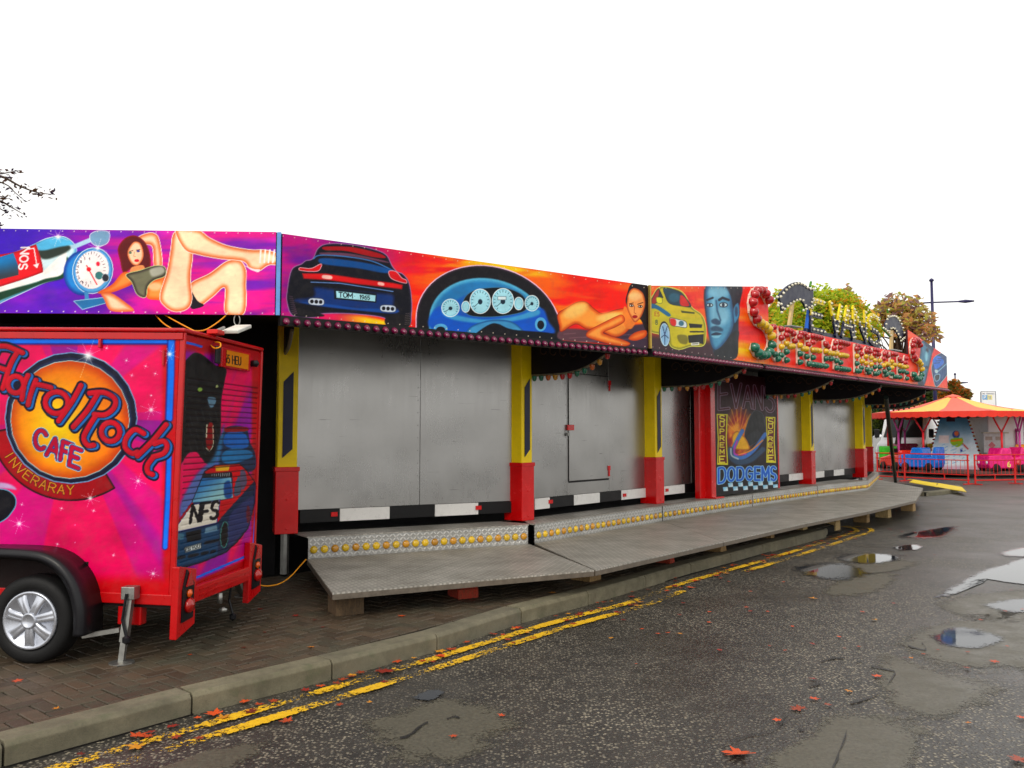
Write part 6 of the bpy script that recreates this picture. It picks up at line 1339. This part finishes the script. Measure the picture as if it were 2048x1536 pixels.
# ---- white van and white box trailer
VW = M('van_white', (236, 238, 240), .3, var=.04, coat=.3); VG = M('van_glass', (34, 40, 40), .08, var=.1); VT = M('van_trim', (30, 30, 34), .5)
vc = onz(1800, 912, 0); vc = Vector((ony(1800, 869, 39).x, 39.0, 0)); vf = Vector((-.66, -.75, 0)).normalized(); vs_ = Vector((-vf.y, vf.x, 0)) * -1     # forward; side towards the camera's right
van = thing('van', 'large white panel van parked behind the children ride', 'van', vc)
def VP(f, s, h): return vc + vf * f + vs_ * s + Z * (h * 1.08)
prof = [(-5.2, .35), (.35, .35), (.42, .62), (.38, 1.0), (.22, 1.2), (-.35, 1.42), (-1.05, 2.45), (-1.35, 2.72), (-5.2, 2.78)]
W2 = 1.0
MB().prism([VP(f, -W2, h) for f, h in prof], vs_ * (2 * W2)).build('body', VW, van, bevel=.08)
def vq(pts, nm, m, off, par): 
    P = [Vector(p) for p in pts]; n = (P[1] - P[0]).cross(P[2] - P[0]).normalized(); n = n if n.dot(EYEV - P[0]) > 0 else -n
    return MB().prism([p + n * off for p in P], n * .015).build(nm, m, par)
vq([VP(-.36 - .02, -.86, 1.47), VP(-.36 - .02, .86, 1.47), VP(-1.02, .76, 2.40), VP(-1.02, -.76, 2.40)], 'windscreen', VG, .012, van)
vq([VP(-.62, W2, 1.45), VP(-1.05, W2, 2.32), VP(-1.75, W2, 2.32), VP(-1.75, W2, 1.45)], 'side_window', VG, .006, van)
vq([VP(.40, -.8, .55), VP(.40, .8, .55), VP(.41, .8, .70), VP(.41, -.8, .70)], 'grille', VT, .02, van); vq([VP(.40, -.9, .36), VP(.40, .9, .36), VP(.42, .9, .5), VP(.42, -.9, .5)], 'bumper', VT, .03, van)
for s in (-.72, .72): vq([VP(.40, s - .2, .86), VP(.40, s + .2, .86), VP(.30, s + .2, 1.1), VP(.30, s - .2, 1.1)], 'headlamp', M('lamp_clear', (200, 205, 210), .1), .02, van)
for s in (-1, 1): MB().box(VP(-.55, s * (W2 + .22), 1.65), .14, .22, .42, vf, vs_, Z).build('mirror', VT, van, bevel=.05)
for f in (-.55, -4.2):
    for s in (-1, 1):
        MB().lathe([(.2, -.1), (.34, -.1), (.36, -.06), (.36, .06), (.34, .1), (.2, .1)], VP(f, s * (W2 - .06), .36), vs_, 24).build('wheel', RUB, van, True)
for f in (-2.0, -3.3): vq([VP(f, W2, .5), VP(f - .015, W2, .5), VP(f - .015, W2, 2.6), VP(f, W2, 2.6)], 'door_seam', VT, .004, van)
bx = ony(2075, 869, 36); boxt = thing('box_trailer', 'white box trailer with small hatch beside the van', 'trailer', (bx.x, bx.y, 0))
MB().box((bx.x + .6, bx.y + .9, 1.5), 5.6, 2.0, 2.2).build('body', VW, boxt, bevel=.06)
for x in (-.9, .6): MB().lathe([(.2, -.1), (.33, -.1), (.33, .1), (.2, .1)], (bx.x + x + .6, bx.y + .1, .33), (0, 1, 0), 20).build('wheel', RUB, boxt, True)
MB().box((bx.x + .6, bx.y + .9, .36), 4.4, 1.4, .14).build('chassis', VT, boxt)
hz0 = ony(1988, 885, 35.85); hat = MB().box(hz0 + Vector((0, -.02, .0)), .92, .03, .9).build('hatch', M('hatch_grey', (206, 206, 208), .4), boxt)
MB().box(hz0 + Vector((0, -.10, .42)), 1.1, .16, .05).build('hatch_rail', M('hatch_cream', (196, 190, 170), .4), hat)
for x in (-.24, .2): MB().box(hz0 + Vector((x, -.04, .18)), .3, .012, .16).build('label_panel', M('label_tan', (176, 160, 150), .5), hat)
MB().box(hz0 + Vector((-.12, -.04, -.12)), .16, .012, .16, (1, 0, 1), (0, 1, 0), (-1, 0, 1)).build('warning_diamond', M('label_pink', (214, 120, 130), .5), hat)
# ---- children's roundabout
RY = 36.0; rc = Vector((ony(1908, 869, RY).x, RY, 0)); RR = 3.35
kid = thing('childrens_ride', 'children roundabout with orange and pink striped canopy and toy cars', 'fairground ride', rc)
CO, CP, CR = M('canopy_orange', (255, 196, 104), .7, var=.1), M('canopy_pink', (238, 116, 98), .7, var=.1), M('canopy_red', (222, 50, 34), .65, var=.1)
ZR, ZA = 2.66, 3.36; N = 10; rot0 = math.radians(-127)
def rp(t, r, z): return rc + Vector((r * math.cos(t), r * math.sin(t), z))
for k in range(N):
    t0, t1 = rot0 + 2 * PI * k / N, rot0 + 2 * PI * (k + 1) / N; vs, fs = [], []
    for i in range(7):
        q = i / 6; 
        for j in range(7):
            t = t0 + (t1 - t0) * j / 6; ch = 1 - .025 * math.sin(PI * j / 6); r = .25 + (RR - .25) * q; z = ZA + (ZR - ZA) * (q ** .9) - .08 * math.sin(PI * q) + .02 * math.sin(9 * q + j)
            vs.append(rp(t, r * ch, z))
    fs = [(i * 7 + j, i * 7 + j + 1, i * 7 + 8 + j, i * 7 + 7 + j) for i in range(6) for j in range(6)]
    g_ = MB().add(vs, fs).build('canopy_gore', CO if k % 2 else CP, kid, True)
    vs = []; m = 18
    for j in range(m + 1):
        t = t0 + (t1 - t0) * j / m; ch = 1 - .025 * math.sin(PI * j / m); vs += [rp(t, RR * ch, ZR + .01), rp(t, (RR + .02 + .02 * math.sin(j * 1.9 + k)) * ch, ZR - .2 - .045 * abs(math.sin(j * PI / 3)))]
    MB().add(vs, [(2 * j, 2 * j + 1, 2 * j + 3, 2 * j + 2) for j in range(m)]).build('valance', CR, g_, True)
MB().lathe([(.35, 0), (.3, .06), (.1, .12), (0, .15)], rc + Z * (ZA - .02), Z, 16).build('cap', CP, kid, True)
MB().lathe([(3.0, .16), (3.0, .26), (.2, .27)], rc, Z, 36).build('platform', M('ride_platform', (90, 60, 56), .6), kid)
MB().lathe([(.5, 0), (.5, .17)], rc, Z, 16).build('base', VT, kid)
# painted centre column
def art_column(c):
    x, y = c.x, c.y; c.c[:] = lerp((96, 150, 180), (226, 242, 250), sstep(845, 905, y + 12 * fbm(x, y, 9, 9, 3)))
    c.fill([(1893, 832), (1910, 832), (1910, 843), (1893, 843)], (70, 50, 60), sm=False)
    c.ell(1912, 869, 7.5, 8, (60, 90, 150)); c.ell(1913, 867, 4.6, 5, (206, 120, 80)); c.fill([(1902, 878), (1924, 876), (1925, 888), (1915, 894), (1903, 889)], (150, 190, 50)); c.line([(1903, 882), (1922, 880)], (232, 130, 30), 3)
    c.line([(1926, 888), (1936, 898)], (196, 60, 40), 3); c.ell(1923, 901, 2.6, 2.6, (40, 60, 160)); c.fill([(1878, 871), (1898, 871), (1898, 886), (1877, 886)], (240, 232, 230), sm=False)
    for k in range(26): c.line([(1885 + (k * 17) % 50, 890 + (k * 11) % 40), (1890 + (k * 17) % 50, 888 + (k * 11) % 40)], (120, 180, 220), 1.2)
    c.put(np.arange(len(x)), (190, 150, 170), sstep(928, 936, y) * .8)
cw0, cw1, ch0, ch1 = 1.12, .46, .22, 2.5
for k in range(4):
    t = math.radians(-163) + k * PI / 2; a0_, a1_ = t, t + PI / 2
    q = [rp(a0_, cw0 * 1.38, ch0), rp(a1_, cw0 * 1.38, ch0), rp(a0_, cw1 * 1.55, ch1), rp(a1_, cw1 * 1.55, ch1)]
    face = mural('column_panel', q[0], q[1], q[2], q[3], 60, 70, art_column, kid)
    for e in (0, 1):
        for i in range(15):
            p = q[e].lerp(q[e + 2], (i + .5) / 15); out = (p - rc); out.z = 0; out.normalize(); MB().lathe([(.035, -.02), (.035, .06), (0, .09)], p + out * .01, out, 6).build('lamp_cap', GLASS['red' if i % 3 else 'amber'], face)
# toy cars and their branching poles
def toy_car(t, r, colr, kind, num=False):
    p = rp(t, r, .27); tg = Vector((-math.sin(t), math.cos(t), 0)) * -1; ot = Vector((math.cos(t), math.sin(t), 0))
    def C(f, s, h): return p + tg * f + ot * s + Z * h
    if kind == 0: pr = [(-.75, .10), (.80, .10), (.86, .30), (.80, .46), (.25, .56), (.10, .60), (-.55, .60), (-.66, .80), (-.80, .80), (-.82, .3)]
    elif kind == 1: pr = [(-.75, .10), (.75, .10), (.82, .25), (.80, .62), (.30, .66), (.22, .92), (-.2, .92), (-.25, .55), (-.6, .55), (-.7, .95), (-.8, .95), (-.82, .3)]
    else: pr = [(-.80, .10), (.80, .10), (.80, .42), (.35, .50), (.35, 1.0), (.28, 1.05), (-.72, 1.05), (-.80, .95)]
    o = MB().prism([C(f, -.36, h) for f, h in pr], ot * .72).build('toy_car', colr, kid, bevel=.06)
    for f in (-.5, .5):
        for s in (-1, 1): MB().lathe([(.06, -.05), (.15, -.05), (.17, 0), (.15, .05), (.06, .05)], C(f, s * .37, .13), ot, 14).build('wheel', RUB, o, True)
    for s in (-1, 1): MB().lathe([(.07, 0), (.06, .03), (0, .05)], C(.80, s * .22, .34), tg, 10).build('headlamp', M('lamp_clear', (200, 205, 210), .1), o, True)
    vq([C(.24, -.28, .62), C(.24, .28, .62), C(.12, .24, .86), C(.12, -.24, .86)], 'windscreen', VG, .01, o)
    if num: tb = MB(); [tb.tube([C(.0 - a, .375, .16 + b) for a, b in pl], .022, 5) for pl in [[(u[0] * .2, u[1] * .22) for u in q] for q in FONT['6'][1]]]; tb.build('number', M('number_cream', (232, 226, 120), .5), o)
    PO = M('ride_pole', (196, 70, 150), .4) if kind != 1 else M('ride_pole_red', (206, 30, 40), .4)
    j = C(-.1, 0, 1.55); MB().tube([C(-.1, 0, .5), j], .045, 8).tube([j, C(.15, 0, 1.95), C(.42, 0, 2.46)], .035, 8).tube([j, C(-.35, 0, 1.95), C(-.62, 0, 2.46)], .035, 8).build('pole', PO, o, True)
cols = [(M('toy_pink', (226, 22, 120), .25, coat=.5), 1), (M('toy_red', (196, 12, 24), .25, coat=.5), 0), (M('toy_orange', (240, 150, 10), .25, coat=.5), 2), (M('toy_blue', (20, 110, 210), .25, coat=.5), 1), (M('toy_scarlet', (226, 44, 20), .25, coat=.5), 0), (M('toy_green', (60, 190, 40), .25, coat=.5), 1), (M('toy_wine', (150, 8, 60), .25, coat=.5), 2), (M('toy_yellow', (236, 200, 20), .25, coat=.5), 2), (M('toy_purple', (120, 40, 150), .25, coat=.5), 0)]
for t, ci, num in tuple((math.radians(a), c, n) for a, c, n in ((-80, 0, True), (-56, 1, False), (-32, 2, False), (-146, 3, False), (-174, 4, False), (-206, 5, False), (30, 6, False), (70, 7, False), (-6, 8, False), (110, 6, False))):
    toy_car(t, 2.62, cols[ci][0], cols[ci][1], num)
MB().lathe([(.5, 0), (1.0, .02), (.9, .05)], rc + Z * 2.45, Z, 16).build('spider', VT, kid)
for k in range(10): MB().tube([rp(2 * PI * k / 10, .3, 2.62), rp(2 * PI * k / 10, RR - .08, ZR - .06)], .025, 5).build('spoke', VT, kid)
# ---- red barriers
FR = M('barrier_red', (206, 30, 22), .4, dirt=.15)
def barrier(A, B, label, posts_at):
    A, B = V3(A, 0), V3(B, 0); d = (B - A); L = d.length; d.normalize(); n = Vector((d.y, -d.x, 0)); r = thing('crowd_barrier', label, 'barrier', (A + B) / 2, 'red barriers round the roundabout')
    for h in (1.02, .83, .32, .14): MB().tube([A + Z * h, B + Z * h], .022 if h > .9 or h < .2 else .016, 6).build('rail', FR, r)
    for q in posts_at: p = A + d * (L * q); MB().tube([p, p + Z * 1.03], .03, 6).obox(p - d * .03 - n * .28, d * .06, n * .56, Z * .03).build('post', FR, r)
    m = int(L / .16)
    for k in range(1, m): p = A + d * (L * k / m); MB().tube([p + Z * .32, p + Z * .83], .008, 4).build('bar', FR, r)
    for k in (.25, .75): p = A + d * (L * k); MB().tube([p + Z * .14, p + Z * .32], .02, 5).build('spacer', FR, r)
bl_, bm_, br_ = onz(1752, 959, 0), onz(1940, 969, 0), onz(2110, 966, 0)
barrier(bl_, bm_, 'red tubular barrier between the ride corner and the blue column', (.02, .33, .985)); barrier(bm_ + Vector((.16, .0, 0)), br_, 'red tubular barrier in front of the pink toy car', (.01, .5, .99))
# ---- yellow ramp plates
YR = M('ramp_yellow', (246, 214, 6), .4, var=.06)
rp_ = thing('ramp', 'bright yellow folded plate lying on the asphalt past the walkway', 'ramp', onz(1870, 972, .12))
for (a, b, c, d) in (((1818, 964), (1874, 974), (1873, 966.5), (1828, 959)), ((1872, 973.5), (1933, 983.5), (1924, 974), (1877, 966))):
    P = [onz(*a, .125), onz(*b, .125), onz(*c, .165), onz(*d, .165)]; Q = [P[3] + Vector((.1, .5, -.01)), P[2] + Vector((.1, .5, -.01)), P[2] + Vector((.15, .8, -.04)), P[3] + Vector((.15, .8, -.04))]
    MB().add(P + Q, [(0, 1, 2, 3), (3, 2, 5, 4), (4, 5, 6, 7)]).build('plate', YR, rp_)
    o = COL.objects[-1]; sm = o.modifiers.new('thick', 'SOLIDIFY'); sm.thickness = .02
